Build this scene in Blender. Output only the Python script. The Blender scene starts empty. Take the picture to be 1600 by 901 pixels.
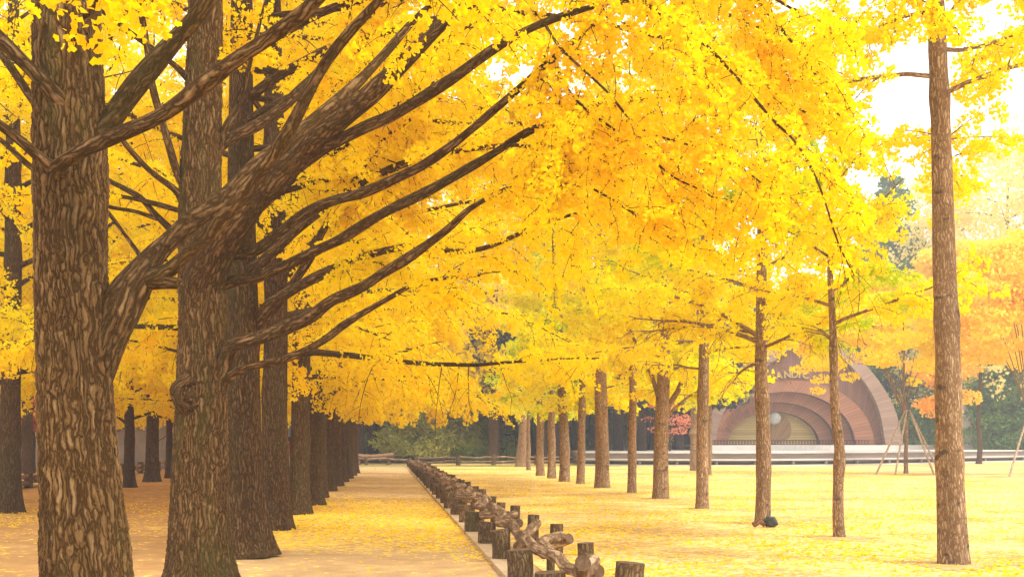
import bpy, bmesh, math, random
import numpy as np
from math import sin, cos, pi, radians, atan
S = bpy.context.scene
COL = S.collection

# ------------------------------------------------------------------ camera, sky, sun, exposure
F = 1900.0; CX = 800.0; HY = 690.0; CAMH = 1.6
YAW = atan(200.0 / F)
cam = bpy.data.cameras.new("Camera"); camo = bpy.data.objects.new("Camera", cam); COL.objects.link(camo)
camo.location = (0, 0, CAMH); camo.rotation_euler = (radians(90), 0, -YAW)
cam.sensor_width = 36; cam.lens = 36 * F / 1600; cam.shift_y = (HY - 450.5) / 1600
cam.clip_start = 0.1; cam.clip_end = 2000
S.camera = camo
SUN_EL, SUN_AZ = radians(48), radians(128)      # azimuth measured clockwise from the path direction (+Y)
w = bpy.data.worlds.new("World"); S.world = w; w.use_nodes = True
nt = w.node_tree; bg = nt.nodes["Background"]
sky = nt.nodes.new("ShaderNodeTexSky"); sky.sky_type = 'NISHITA'; sky.sun_disc = False
sky.sun_elevation = SUN_EL; sky.sun_rotation = SUN_AZ; sky.air_density = 1.5; sky.dust_density = 4.0
hs = nt.nodes.new("ShaderNodeHueSaturation"); hs.inputs["Saturation"].default_value = 0.12; hs.inputs["Value"].default_value = 1.0
mx = nt.nodes.new("ShaderNodeMix"); mx.data_type = 'RGBA'; mx.inputs[0].default_value = 0.72
mx.inputs[7].default_value = (8.6, 8.5, 8.5, 1)   # even overcast layer
nt.links.new(sky.outputs[0], hs.inputs["Color"]); nt.links.new(hs.outputs[0], mx.inputs[6]); nt.links.new(mx.outputs[2], bg.inputs[0])
bg.inputs[1].default_value = 0.15
sun = bpy.data.lights.new("Sun", 'SUN'); suno = bpy.data.objects.new("Sun", sun); COL.objects.link(suno)
sun.energy = 1.5; sun.angle = radians(12); sun.color = (1.0, 0.93, 0.82)
suno.rotation_euler = (pi / 2 - SUN_EL, 0, pi - SUN_AZ)
suno.location = (20, -20, 30)
S.view_settings.view_transform = 'Standard'; S.view_settings.look = 'None'; S.view_settings.gamma = 1
S.view_settings.exposure = 1.0
cy = S.cycles
cy.max_bounces = 10; cy.diffuse_bounces = 6; cy.glossy_bounces = 2; cy.transmission_bounces = 8; cy.transparent_max_bounces = 4
cy.volume_bounces = 0; cy.use_denoising = True; cy.caustics_reflective = False; cy.caustics_refractive = False

def W(px, py, t):
    u = (px - CX) / F; v = (HY - py) / F
    c, s = cos(YAW), sin(YAW)
    return np.array([t * (s + u * c), t * (c - u * s), CAMH + t * v])
def G(px, by):
    t = F * CAMH / (by - HY); p = W(px, by, t); p[2] = 0; return p
def WG(px, t):
    p = W(px, HY, t); p[2] = 0; return p
def nrm(v):
    v = np.asarray(v, float); return v / (np.linalg.norm(v) + 1e-9)

# ------------------------------------------------------------------ materials
def new_mat(name):
    m = bpy.data.materials.new(name); m.use_nodes = True
    n = m.node_tree.nodes; l = m.node_tree.links
    for x in list(n): n.remove(x)
    out = n.new("ShaderNodeOutputMaterial")
    return m, n, l, out
def ramp(n, stops, interp='LINEAR'):
    r = n.new("ShaderNodeValToRGB"); r.color_ramp.interpolation = interp
    e = r.color_ramp.elements
    while len(e) < len(stops): e.new(0.5)
    for i, (p, c) in enumerate(stops):
        e[i].position = p; e[i].color = (*c, 1) if len(c) == 3 else c
    return r
def math_n(n, l, op, a, b=None, clamp=False):
    m = n.new("ShaderNodeMath"); m.operation = op; m.use_clamp = clamp
    for i, x in enumerate((a, b)):
        if x is None: continue
        if isinstance(x, (int, float)): m.inputs[i].default_value = x
        else: l.new(x, m.inputs[i])
    return m.outputs[0]
def noise(n, l, vec, scale, detail=4, rough=0.55, dist=0.0):
    t = n.new("ShaderNodeTexNoise"); t.inputs["Scale"].default_value = scale
    t.inputs["Detail"].default_value = detail; t.inputs["Roughness"].default_value = rough; t.inputs["Distortion"].default_value = dist
    if vec is not None: l.new(vec, t.inputs["Vector"])
    return t
def mixc(n, l, fac, a, b, mode='MIX'):
    m = n.new("ShaderNodeMix"); m.data_type = 'RGBA'; m.blend_type = mode
    for i, x in ((0, fac), (6, a), (7, b)):
        if isinstance(x, (int, float)): m.inputs[i].default_value = x
        elif isinstance(x, tuple): m.inputs[i].default_value = (*x, 1)
        else: l.new(x, m.inputs[i])
    return m.outputs[2]
def bsdf(n, l, out, col, rough=0.9, bump=None, bump_d=0.01, bump_s=1.0, spec=0.2):
    p = n.new("ShaderNodeBsdfPrincipled"); p.inputs["Roughness"].default_value = rough
    p.inputs["Specular IOR Level"].default_value = spec
    if isinstance(col, tuple): p.inputs["Base Color"].default_value = (*col, 1)
    else: l.new(col, p.inputs["Base Color"])
    if bump is not None:
        b = n.new("ShaderNodeBump"); b.inputs["Strength"].default_value = bump_s; b.inputs["Distance"].default_value = bump_d
        l.new(bump, b.inputs["Height"]); l.new(b.outputs[0], p.inputs["Normal"])
    l.new(p.outputs[0], out.inputs[0]); return p

def bark_mat(name, scale, cols, moss=0.0, bump_d=0.02, stretch=1.0, spots=0.0, disp=0):
    m, n, l, out = new_mat(name)
    at = n.new("ShaderNodeAttribute"); at.attribute_name = "bark"
    m0 = n.new("ShaderNodeMapping"); m0.inputs["Scale"].default_value = (1, 1, 3.2); l.new(at.outputs["Vector"], m0.inputs[0])
    nz = noise(n, l, m0.outputs[0], 6.0, 3)
    va = n.new("ShaderNodeVectorMath"); va.operation = 'SUBTRACT'; l.new(nz.outputs["Color"], va.inputs[0]); va.inputs[1].default_value = (.5, .5, .5)
    vs = n.new("ShaderNodeVectorMath"); vs.operation = 'SCALE'; l.new(va.outputs[0], vs.inputs[0]); vs.inputs["Scale"].default_value = 0.13
    vv = n.new("ShaderNodeVectorMath"); vv.operation = 'ADD'; l.new(at.outputs["Vector"], vv.inputs[0]); l.new(vs.outputs[0], vv.inputs[1])
    mp = n.new("ShaderNodeMapping"); mp.inputs["Scale"].default_value = (1, 1, stretch); l.new(vv.outputs[0], mp.inputs[0])
    vo = n.new("ShaderNodeTexVoronoi"); vo.feature = 'DISTANCE_TO_EDGE'; vo.inputs["Scale"].default_value = scale; l.new(mp.outputs[0], vo.inputs["Vector"])
    vo2 = n.new("ShaderNodeTexVoronoi"); vo2.feature = 'DISTANCE_TO_EDGE'; vo2.inputs["Scale"].default_value = scale * 2.3; l.new(mp.outputs[0], vo2.inputs["Vector"])
    fine = noise(n, l, mp.outputs[0], scale * 3, 5, 0.65)
    big = noise(n, l, at.outputs["Vector"], 2.2, 3)
    mfib = n.new("ShaderNodeMapping"); mfib.inputs["Scale"].default_value = (1, 1, 1.2); l.new(vv.outputs[0], mfib.inputs[0])
    fib = noise(n, l, mfib.outputs[0], scale * 5, 4, 0.7)
    mr_ = n.new("ShaderNodeMapping"); mr_.inputs["Scale"].default_value = (1, 1, .6); l.new(vv.outputs[0], mr_.inputs[0])
    rn = noise(n, l, mr_.outputs[0], scale * .75, 2, 0.5)
    rdg = math_n(n, l, 'MULTIPLY', math_n(n, l, 'ABSOLUTE', math_n(n, l, 'SUBTRACT', rn.outputs["Fac"], .5)), 5.5, True)
    a = math_n(n, l, 'POWER', math_n(n, l, 'MULTIPLY', vo.outputs["Distance"], 2.4, True), 0.9)
    a = math_n(n, l, 'MULTIPLY', a, math_n(n, l, 'ADD', math_n(n, l, 'MULTIPLY', rdg, .55), .5))
    b = math_n(n, l, 'MULTIPLY', math_n(n, l, 'MULTIPLY', vo2.outputs["Distance"], 3.0, True), 0.25)
    c = math_n(n, l, 'ADD', math_n(n, l, 'MULTIPLY', math_n(n, l, 'SUBTRACT', fine.outputs["Fac"], .5), 0.55), math_n(n, l, 'MULTIPLY', math_n(n, l, 'SUBTRACT', fib.outputs["Fac"], .5), 0.6))
    h = math_n(n, l, 'ADD', math_n(n, l, 'ADD', a, b), c)
    h = math_n(n, l, 'MULTIPLY', h, 1.05, True)
    r = ramp(n, [(0.2, cols[0]), (0.52, cols[1]), (0.98, cols[2])]); l.new(h, r.inputs[0])
    col = r.outputs[0]
    v = ramp(n, [(0.3, (.75, .72, .7)), (0.7, (1.2, 1.15, 1.1))]); l.new(big.outputs["Fac"], v.inputs[0])
    col = mixc(n, l, 1.0, col, v.outputs[0], 'MULTIPLY')
    if moss:
        mo = noise(n, l, at.outputs["Vector"], 1.3, 4, 0.7)
        mr = ramp(n, [(0.47, (0, 0, 0)), (0.62, (1, 1, 1))]); l.new(mo.outputs["Fac"], mr.inputs[0])
        col = mixc(n, l, math_n(n, l, 'MULTIPLY', mr.outputs[0], moss), col, (0.075, 0.075, 0.018))
    if spots:
        mp2 = n.new("ShaderNodeMapping"); mp2.inputs["Scale"].default_value = (1, 1, 9); l.new(at.outputs["Vector"], mp2.inputs[0])
        sn = noise(n, l, mp2.outputs[0], 3.5, 3)
        sr = ramp(n, [(0.6, (0, 0, 0)), (0.68, (1, 1, 1))]); l.new(sn.outputs["Fac"], sr.inputs[0])
        col = mixc(n, l, math_n(n, l, 'MULTIPLY', sr.outputs[0], spots), col, (0.07, 0.05, 0.035))
    if disp:
        bsdf(n, l, out, col, 0.92, None, spec=0.12)
        dn_ = n.new("ShaderNodeDisplacement"); dn_.inputs["Midlevel"].default_value = 0.6; dn_.inputs["Scale"].default_value = disp
        l.new(h, dn_.inputs["Height"]); l.new(dn_.outputs[0], out.inputs["Displacement"]); m.displacement_method = 'BOTH'
    else: bsdf(n, l, out, col, 0.92, h, bump_d, 1.0, 0.12)
    return m
M = {}
M['bark_old'] = bark_mat('deep_furrowed_bark', 31, [(0.055, 0.028, 0.007), (0.15, 0.085, 0.03), (0.225, 0.145, 0.066)], moss=0.5, bump_d=0.05, stretch=0.6, disp=.022)
M['bark_mid'] = bark_mat('furrowed_bark', 30, [(0.06, 0.031, 0.009), (0.16, 0.09, 0.033), (0.24, 0.155, 0.075)], moss=0.3, bump_d=0.035, stretch=0.6)
M['bark_pale'] = bark_mat('pale_bark', 30, [(0.2, 0.12, 0.065), (0.38, 0.26, 0.155), (0.58, 0.44, 0.3)], moss=0.12, bump_d=0.014, stretch=0.9, spots=0.85)
M['bark_limb'] = bark_mat('limb_bark', 30, [(0.055, 0.029, 0.008), (0.15, 0.085, 0.031), (0.28, 0.175, 0.08)], moss=0.25, bump_d=0.018, stretch=0.55)
M['bark_dark'] = bark_mat('dark_conifer_bark', 14, [(0.04, 0.025, 0.02), (0.10, 0.06, 0.045), (0.18, 0.11, 0.085)], bump_d=0.02)
M['bark_prop'] = bark_mat('peeled_pole', 20, [(0.3, 0.22, 0.15), (0.55, 0.45, 0.34), (0.7, 0.6, 0.48)], bump_d=0.004)
M['log'] = bark_mat('log_bark', 15, [(0.15, 0.095, 0.052), (0.35, 0.24, 0.145), (0.55, 0.41, 0.27)], bump_d=0.008, stretch=.8, spots=.7)
M['post'] = bark_mat('post_bark', 26, [(0.085, 0.055, 0.028), (0.18, 0.12, 0.062), (0.3, 0.21, 0.125)], moss=0.4, bump_d=0.012)

def leaf_mat(name, stops, trans=0.5, spec=0.25):
    m, n, l, out = new_mat(name)
    at = n.new("ShaderNodeAttribute"); at.attribute_name = "tint"
    oi = n.new("ShaderNodeObjectInfo")
    x = math_n(n, l, 'ADD', at.outputs["Fac"], math_n(n, l, 'MULTIPLY', math_n(n, l, 'SUBTRACT', oi.outputs["Random"], 0.5), 0.12), True)
    r = ramp(n, stops); l.new(x, r.inputs[0])
    d = n.new("ShaderNodeBsdfPrincipled"); d.inputs["Roughness"].default_value = 0.55; d.inputs["Specular IOR Level"].default_value = spec
    l.new(r.outputs[0], d.inputs["Base Color"])
    t = n.new("ShaderNodeBsdfTranslucent"); l.new(r.outputs[0], t.inputs[0])
    mx = n.new("ShaderNodeMixShader"); mx.inputs[0].default_value = trans
    l.new(d.outputs[0], mx.inputs[1]); l.new(t.outputs[0], mx.inputs[2]); l.new(mx.outputs[0], out.inputs[0])
    return m
M['leaf'] = leaf_mat('ginkgo_leaf', [(0.0, (0.90, 0.46, 0.001)), (0.3, (0.95, 0.66, 0.001)), (0.55, (0.96, 0.78, 0.001)), (0.78, (0.93, 0.84, 0.003)), (0.92, (0.62, 0.72, 0.01)), (1.0, (0.36, 0.52, 0.02))], 0.58, 0.04)
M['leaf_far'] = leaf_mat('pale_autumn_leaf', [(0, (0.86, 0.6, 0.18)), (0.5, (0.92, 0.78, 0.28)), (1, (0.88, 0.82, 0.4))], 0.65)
M['leaf_orange'] = leaf_mat('orange_maple_leaf', [(0, (0.82, 0.24, 0.06)), (0.4, (0.9, 0.5, 0.05)), (1, (0.93, 0.75, 0.07))], 0.4)
M['leaf_red'] = leaf_mat('red_maple_leaf', [(0, (0.45, 0.04, 0.05)), (0.5, (0.7, 0.14, 0.12)), (1, (0.8, 0.32, 0.15))], 0.4)
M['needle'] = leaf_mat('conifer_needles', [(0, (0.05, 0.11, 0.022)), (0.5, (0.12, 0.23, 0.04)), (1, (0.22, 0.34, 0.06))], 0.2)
M['needle_olive'] = leaf_mat('soft_green_needles', [(0, (0.15, 0.16, 0.03)), (0.5, (0.36, 0.39, 0.07)), (1, (0.52, 0.52, 0.1))], 0.35)  # paler olive green than the other needles
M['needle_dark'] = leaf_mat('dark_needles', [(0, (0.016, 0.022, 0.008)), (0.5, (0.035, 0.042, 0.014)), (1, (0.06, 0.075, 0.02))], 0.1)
M['hedge'] = leaf_mat('hedge_leaf', [(0, (0.11, 0.16, 0.025)), (0.5, (0.22, 0.32, 0.045)), (1, (0.38, 0.46, 0.07))], 0.2)

def ground_mat(name, kind):
    m, n, l, out = new_mat(name)
    g = n.new("ShaderNodeNewGeometry"); pos = g.outputs["Position"]
    big = noise(n, l, pos, 0.35, 5, 0.6); mid = noise(n, l, pos, 2.2, 5, 0.6); fine = noise(n, l, pos, 28, 4, 0.7)
    vo = n.new("ShaderNodeTexVoronoi"); vo.inputs["Scale"].default_value = 14; vo.inputs["Randomness"].default_value = 1; l.new(pos, vo.inputs["Vector"])
    sep = n.new("ShaderNodeSeparateColor"); l.new(vo.outputs["Color"], sep.inputs[0])
    if kind == 'sand':
        r = ramp(n, [(0.3, (0.46, 0.31, 0.15)), (0.7, (0.63, 0.46, 0.24))]); l.new(mid.outputs["Fac"], r.inputs[0])
        r2 = ramp(n, [(0.3, (0.82, 0.8, 0.78)), (0.75, (1.12, 1.12, 1.1))]); l.new(fine.outputs["Fac"], r2.inputs[0])
        col = mixc(n, l, 1.0, r.outputs[0], r2.outputs[0], 'MULTIPLY')
        rb = ramp(n, [(0.35, (0.86, 0.8, 0.74)), (0.65, (1.08, 1.06, 1.04))]); l.new(big.outputs["Fac"], rb.inputs[0])
        col = mixc(n, l, 1.0, col, rb.outputs[0], 'MULTIPLY')
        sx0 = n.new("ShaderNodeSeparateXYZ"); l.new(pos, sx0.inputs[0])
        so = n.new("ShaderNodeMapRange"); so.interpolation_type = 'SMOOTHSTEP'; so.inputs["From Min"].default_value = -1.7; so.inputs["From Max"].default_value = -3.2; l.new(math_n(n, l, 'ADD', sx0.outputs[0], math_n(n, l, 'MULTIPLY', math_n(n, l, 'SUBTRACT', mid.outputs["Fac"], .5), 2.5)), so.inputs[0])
        soil_shade = mixc(n, l, so.outputs[0], (1.0, 1.0, 1.0), (0.92, 0.78, 0.62)); col = mixc(n, l, 1.0, col, soil_shade, 'MULTIPLY')  # left of the row: browner soil tint with tree shade painted in
        # fallen leaves lying as a thin broken carpet in drifts across the path
        sx = n.new("ShaderNodeSeparateXYZ"); l.new(pos, sx.inputs[0])
        band = n.new("ShaderNodeMapRange"); band.interpolation_type = 'SMOOTHSTEP'
        yy = math_n(n, l, 'ADD', sx.outputs[1], math_n(n, l, 'MULTIPLY', math_n(n, l, 'SUBTRACT', big.outputs["Fac"], .5), 16))
        band.inputs["From Min"].default_value = 17.5; band.inputs["From Max"].default_value = 22; l.new(yy, band.inputs[0])
        band2 = n.new("ShaderNodeMapRange"); band2.interpolation_type = 'SMOOTHSTEP'
        band2.inputs["From Min"].default_value = 38; band2.inputs["From Max"].default_value = 28; l.new(yy, band2.inputs[0])
        f = math_n(n, l, 'MULTIPLY', band.outputs[0], band2.outputs[0])
        wl = n.new("ShaderNodeMapRange"); wl.inputs["From Min"].default_value = -3.5; wl.inputs["From Max"].default_value = -2; wl.inputs["To Min"].default_value = .12; l.new(sx.outputs[0], wl.inputs[0])
        f = math_n(n, l, 'MULTIPLY', f, wl.outputs[0])
        f = math_n(n, l, 'ADD', math_n(n, l, 'MULTIPLY', f, 0.62), 0.02)
        f = math_n(n, l, 'ADD', f, math_n(n, l, 'MULTIPLY', math_n(n, l, 'SUBTRACT', mid.outputs["Fac"], 0.5), 0.55))
        cov = math_n(n, l, 'LESS_THAN', sep.outputs[0], f)
        lr = ramp(n, [(0, (0.85, 0.42, 0.02)), (0.5, (0.88, 0.58, 0.03)), (1, (0.88, 0.68, 0.15))]); l.new(sep.outputs[1], lr.inputs[0])
        col = mixc(n, l, cov, col, lr.outputs[0])
        bsdf(n, l, out, col, 0.95, math_n(n, l, 'ADD', math_n(n, l, 'MULTIPLY', fine.outputs["Fac"], .25), mid.outputs["Fac"]), 0.05, 0.8, 0.1)
    else:
        gr = ramp(n, [(0.3, (0.46, 0.31, 0.13)), (0.7, (0.58, 0.46, 0.2))]); l.new(fine.outputs["Fac"], gr.inputs[0])
        lr = ramp(n, [(0, (0.8, 0.44, 0.09)), (0.3, (0.82, 0.54, 0.15)), (0.7, (0.82, 0.61, 0.24)), (1, (0.82, 0.68, 0.38))]); l.new(sep.outputs[1], lr.inputs[0])
        f = math_n(n, l, 'ADD', 0.62, math_n(n, l, 'MULTIPLY', math_n(n, l, 'SUBTRACT', mid.outputs["Fac"], 0.5), 2.2))
        f = math_n(n, l, 'ADD', f, math_n(n, l, 'MULTIPLY', math_n(n, l, 'SUBTRACT', big.outputs["Fac"], 0.5), 1.6))
        cov = math_n(n, l, 'LESS_THAN', sep.outputs[0], f)
        col = mixc(n, l, cov, gr.outputs[0], lr.outputs[0])
        rb = ramp(n, [(0.38, (0.86, 0.76, 0.62)), (0.5, (1.0, .97, .92)), (0.62, (1.08, 1.08, 1.08))]); l.new(big.outputs["Fac"], rb.inputs[0])
        col = mixc(n, l, 1.0, col, rb.outputs[0], 'MULTIPLY')
        bsdf(n, l, out, col, 0.95, fine.outputs["Fac"], 0.02, 0.8, 0.1)
    return m
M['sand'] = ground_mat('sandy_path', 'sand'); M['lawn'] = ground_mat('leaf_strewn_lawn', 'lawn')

def plain_mat(name, c1, c2, scale=8, rough=0.8, stretch=(1, 1, 1), bump=0.004):
    m, n, l, out = new_mat(name)
    tc = n.new("ShaderNodeTexCoord"); mp = n.new("ShaderNodeMapping"); mp.inputs["Scale"].default_value = stretch; l.new(tc.outputs["Object"], mp.inputs[0])
    nz = noise(n, l, mp.outputs[0], scale, 6, 0.65)
    r = ramp(n, [(0.3, c1), (0.7, c2)]); l.new(nz.outputs["Fac"], r.inputs[0])
    bsdf(n, l, out, r.outputs[0], rough, nz.outputs["Fac"], bump, 0.6)
    return m
def plank_mat(name, base, dark, pitch_u, joint_v=0.0, var=0.25):
    """planks run along v, one plank each pitch_u metres of u (UV in metres)"""
    m, n, l, out = new_mat(name)
    uv = n.new("ShaderNodeUVMap"); sx = n.new("ShaderNodeSeparateXYZ"); l.new(uv.outputs[0], sx.inputs[0])
    u = math_n(n, l, 'DIVIDE', sx.outputs[0], pitch_u)
    fl = math_n(n, l, 'FLOOR', u); fr = math_n(n, l, 'FRACT', u)
    wn = n.new("ShaderNodeTexWhiteNoise"); wn.noise_dimensions = '1D'; l.new(fl, wn.inputs["W"])
    gap = math_n(n, l, 'LESS_THAN', fr, 0.12)
    cm = n.new("ShaderNodeCombineXYZ"); l.new(math_n(n, l, 'MULTIPLY', u, 1.0), cm.inputs[0]); l.new(math_n(n, l, 'MULTIPLY', sx.outputs[1], 0.5), cm.inputs[1]); l.new(fl, cm.inputs[2])
    nz = noise(n, l, cm.outputs[0], 2.5, 5, 0.7)
    v = math_n(n, l, 'ADD', math_n(n, l, 'MULTIPLY', wn.outputs[0], var), math_n(n, l, 'MULTIPLY', nz.outputs["Fac"], 0.6))
    v = math_n(n, l, 'ADD', v, 0.58 - var / 2)
    cc = n.new("ShaderNodeCombineColor"); [l.new(v, cc.inputs[i]) for i in range(3)]
    col = mixc(n, l, 1.0, base, cc.outputs[0], 'MULTIPLY')
    col = mixc(n, l, gap, col, dark)
    bsdf(n, l, out, col, 0.75, math_n(n, l, 'SUBTRACT', 1.0, gap), 0.01, 0.5, 0.2)
    return m
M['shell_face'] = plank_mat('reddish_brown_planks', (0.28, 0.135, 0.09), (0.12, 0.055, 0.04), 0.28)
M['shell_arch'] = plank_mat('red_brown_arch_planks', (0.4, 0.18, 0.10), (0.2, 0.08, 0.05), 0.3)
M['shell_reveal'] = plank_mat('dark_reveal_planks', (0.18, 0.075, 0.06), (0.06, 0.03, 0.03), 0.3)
M['shell_rim'] = plank_mat('grey_weathered_planks', (0.42, 0.28, 0.21), (0.24, 0.155, 0.115), 0.22)
M['shell_gold'] = plank_mat('golden_slats', (0.62, 0.46, 0.17), (0.3, 0.2, 0.08), 0.22, var=0.3)
M['shell_disc'] = plank_mat('brown_fan_slats', (0.4, 0.23, 0.1), (0.18, 0.09, 0.05), 0.16)
M['gold_letter'] = plain_mat('ochre_letters', (0.5, 0.36, 0.13), (0.62, 0.46, 0.2))
M['ball'] = plain_mat('pale_grey_globe', (0.4, 0.42, 0.38), (0.7, 0.7, 0.62), 3)
M['deck_top'] = plain_mat('pale_deck_boards', (0.5, 0.46, 0.42), (0.64, 0.6, 0.55), 3, 0.7, (0.3, 3, 1))
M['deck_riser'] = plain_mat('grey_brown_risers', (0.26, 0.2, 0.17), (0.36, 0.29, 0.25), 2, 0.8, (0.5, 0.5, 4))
M['deck_dark'] = plain_mat('painted_slot_shade', (0.05, 0.04, 0.035), (0.08, 0.06, 0.05), 2)
M['stone'] = plain_mat('pinkish_stone', (0.3, 0.24, 0.2), (0.5, 0.42, 0.37), 2.5, 0.9, (1, 1, 1.5), 0.05)
M['kerb'] = plain_mat('pale_kerb_stone', (0.4, 0.29, 0.17), (0.54, 0.41, 0.26), 6, 0.9)
M['cut'] = plain_mat('cut_wood_end', (0.07, 0.04, 0.022), (0.19, 0.115, 0.065), 20, 0.85)
M['wall_grey'] = plain_mat('grey_rendered_wall', (0.2, 0.17, 0.16), (0.3, 0.26, 0.25), 1.2)
M['cloth_red'] = plain_mat('dusky_red_cloth', (0.3, 0.1, 0.1), (0.4, 0.15, 0.14), 5)
M['cloth_grey'] = plain_mat('light_trousers', (0.4, 0.36, 0.33), (0.5, 0.46, 0.42), 5)
M['skin'] = plain_mat('skin', (0.5, 0.3, 0.22), (0.55, 0.34, 0.25), 5)
M['hair'] = plain_mat('black_hair', (0.015, 0.012, 0.01), (0.03, 0.022, 0.02), 20)
M['black_plastic'] = plain_mat('dull_black_plastic', (0.03, 0.033, 0.03), (0.06, 0.065, 0.06), 10, 0.5)
M['rust'] = plain_mat('rusty_metal', (0.12, 0.05, 0.02), (0.25, 0.12, 0.06), 15, 0.8)
M['bench_wood'] = plain_mat('brown_bench_wood', (0.2, 0.11, 0.06), (0.32, 0.2, 0.11), 4, 0.8, (4, 1, 1))
M['soil'] = plain_mat('leaf_litter_soil', (0.3, 0.2, 0.09), (0.45, 0.32, 0.15), 3)
M['grass_dull'] = plain_mat('dull_verge_grass', (0.2, 0.2, 0.05), (0.4, 0.33, 0.1), 3)
M['grey_metal'] = plain_mat('blue_grey_paint', (0.3, 0.32, 0.36), (0.45, 0.47, 0.5), 3)

# ------------------------------------------------------------------ mesh builders
class MB:
    def __init__(s): s.v = []; s.nv = 0; s.f = []; s.sz = []; s.bark = []; s.tint = []; s.mi = []; s.uv = []; s.smooth = True
    def add(s, v, f, bark=None, tint=None, mi=0, uv=None):
        v = np.asarray(v, float).reshape(-1, 3); f = np.asarray(f, int)
        s.v.append(v); s.f.append((f + s.nv).ravel()); s.sz.append(np.full(len(f), f.shape[1])); s.nv += len(v)
        s.bark.append(v if bark is None else np.asarray(bark)); s.tint.append(np.full(len(f), .5) if tint is None else tint)
        s.mi.append(np.full(len(f), mi)); s.uv.append(np.zeros((f.size, 2)) if uv is None else np.asarray(uv).reshape(-1, 2))
    def build(s, name, mats, parent=None, smooth=True, loc=None, bark=True, tint=False, uv=False):
        me = bpy.data.meshes.new(name)
        v = np.concatenate(s.v); f = np.concatenate(s.f); sz = np.concatenate(s.sz)
        me.vertices.add(len(v)); me.loops.add(len(f)); me.polygons.add(len(sz))
        me.vertices.foreach_set("co", v.astype(np.float32).ravel())
        me.loops.foreach_set("vertex_index", f.astype(np.int32))
        st = np.concatenate([[0], np.cumsum(sz)[:-1]]).astype(np.int32)
        me.polygons.foreach_set("loop_start", st); me.polygons.foreach_set("loop_total", sz.astype(np.int32))
        me.polygons.foreach_set("material_index", np.concatenate(s.mi).astype(np.int32))
        me.polygons.foreach_set("use_smooth", np.full(len(sz), smooth))
        if bark:
            a = me.attributes.new("bark", 'FLOAT_VECTOR', 'POINT'); a.data.foreach_set("vector", np.concatenate(s.bark).astype(np.float32).ravel())
        if tint:
            a = me.attributes.new("tint", 'FLOAT', 'FACE'); a.data.foreach_set("value", np.concatenate(s.tint).astype(np.float32))
        if uv:
            a = me.uv_layers.new(name="UVMap"); a.data.foreach_set("uv", np.concatenate(s.uv).astype(np.float32).ravel())
        me.update(calc_edges=True)
        for m in (mats if isinstance(mats, (list, tuple)) else [mats]): me.materials.append(M[m] if isinstance(m, str) else m)
        o = bpy.data.objects.new(name, me); COL.objects.link(o)
        if parent: o.parent = parent
        if loc is not None: o.location = loc
        return o
    def box(s, c, d, rz=0, mi=0, uvs=False):
        c = np.array(c, float); d = np.array(d, float) / 2
        v = np.array([[x, y, z] for x in (-1, 1) for y in (-1, 1) for z in (-1, 1)], float) * d
        cr, sr = cos(rz), sin(rz); v = np.stack([v[:, 0] * cr - v[:, 1] * sr, v[:, 0] * sr + v[:, 1] * cr, v[:, 2]], 1) + c
        s.add(v, [[0, 1, 3, 2], [4, 6, 7, 5], [0, 4, 5, 1], [2, 3, 7, 6], [0, 2, 6, 4], [1, 5, 7, 3]], mi=mi)

def crom(pts, seg):
    p = np.asarray(pts, float); n = len(p)
    if n < 3:
        k = np.linspace(0, 1, seg + 1)[:, None]; return p[0] * (1 - k) + p[1] * k
    P = np.vstack([2 * p[0] - p[1], p, 2 * p[-1] - p[-2]]); out = []
    for i in range(n - 1):
        a, b, c, d = P[i:i + 4]
        for k in range(seg):
            t = k / seg
            out.append(0.5 * ((2 * b) + (-a + c) * t + (2 * a - 5 * b + 4 * c - d) * t * t + (-a + 3 * b - 3 * c + d) * t ** 3))
    out.append(p[-1]); return np.array(out)

def tube(mb, pts, rad, sides=8, cap=True, mi=0, rough=0.0, rng=None, vstretch=0.2, phase=0.0, capmi=None, angfn=None):
    p = np.asarray(pts, float); n = len(p); rad = np.broadcast_to(np.asarray(rad, float), (n,))
    T = np.gradient(p, axis=0); T /= np.linalg.norm(T, axis=1)[:, None] + 1e-9
    ref = np.array([1.0, 0, 0]) if abs(T[0][2]) > .7 else np.array([0, 0, 1.0])
    N = np.cross(T, ref); N /= np.linalg.norm(N, axis=1)[:, None] + 1e-9
    B = np.cross(T, N)
    a = np.arange(sides) * 2 * pi / sides
    L = np.concatenate([[0], np.cumsum(np.linalg.norm(np.diff(p, axis=0), axis=1))])
    R = rad[:, None] * np.ones(sides)
    if angfn is not None: R = R * angfn(a[None, :], L[:, None])
    if rough and rng is not None: R = R * (1 + rough * rng.standard_normal(R.shape))
    ca, sa = np.cos(a), np.sin(a)
    v = p[:, None, :] + R[..., None] * (ca[None, :, None] * N[:, None, :] + sa[None, :, None] * B[:, None, :])
    bk = np.stack([R * ca + phase, R * sa, (L[:, None] * vstretch) * np.ones(sides)], -1)
    i = np.arange(n - 1)[:, None]; j = np.arange(sides)[None, :]; j2 = (j + 1) % sides
    f = np.stack([i * sides + j, i * sides + j2, (i + 1) * sides + j2, (i + 1) * sides + j], -1).reshape(-1, 4)
    mb.add(v.reshape(-1, 3), f, bk.reshape(-1, 3), mi=mi)
    if cap:
        for k, rev in ((0, False), (n - 1, True)):
            vv = v[k]; c = vv.mean(0)[None]; vs = np.vstack([vv, c]); jj = np.arange(sides)
            ff = np.stack([jj, (jj + 1) % sides, np.full(sides, sides)], 1)
            if not rev: ff = ff[:, ::-1]
            mb.add(vs, ff, np.vstack([vv * 1.0, c]), mi=mi if capmi is None else capmi)

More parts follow.
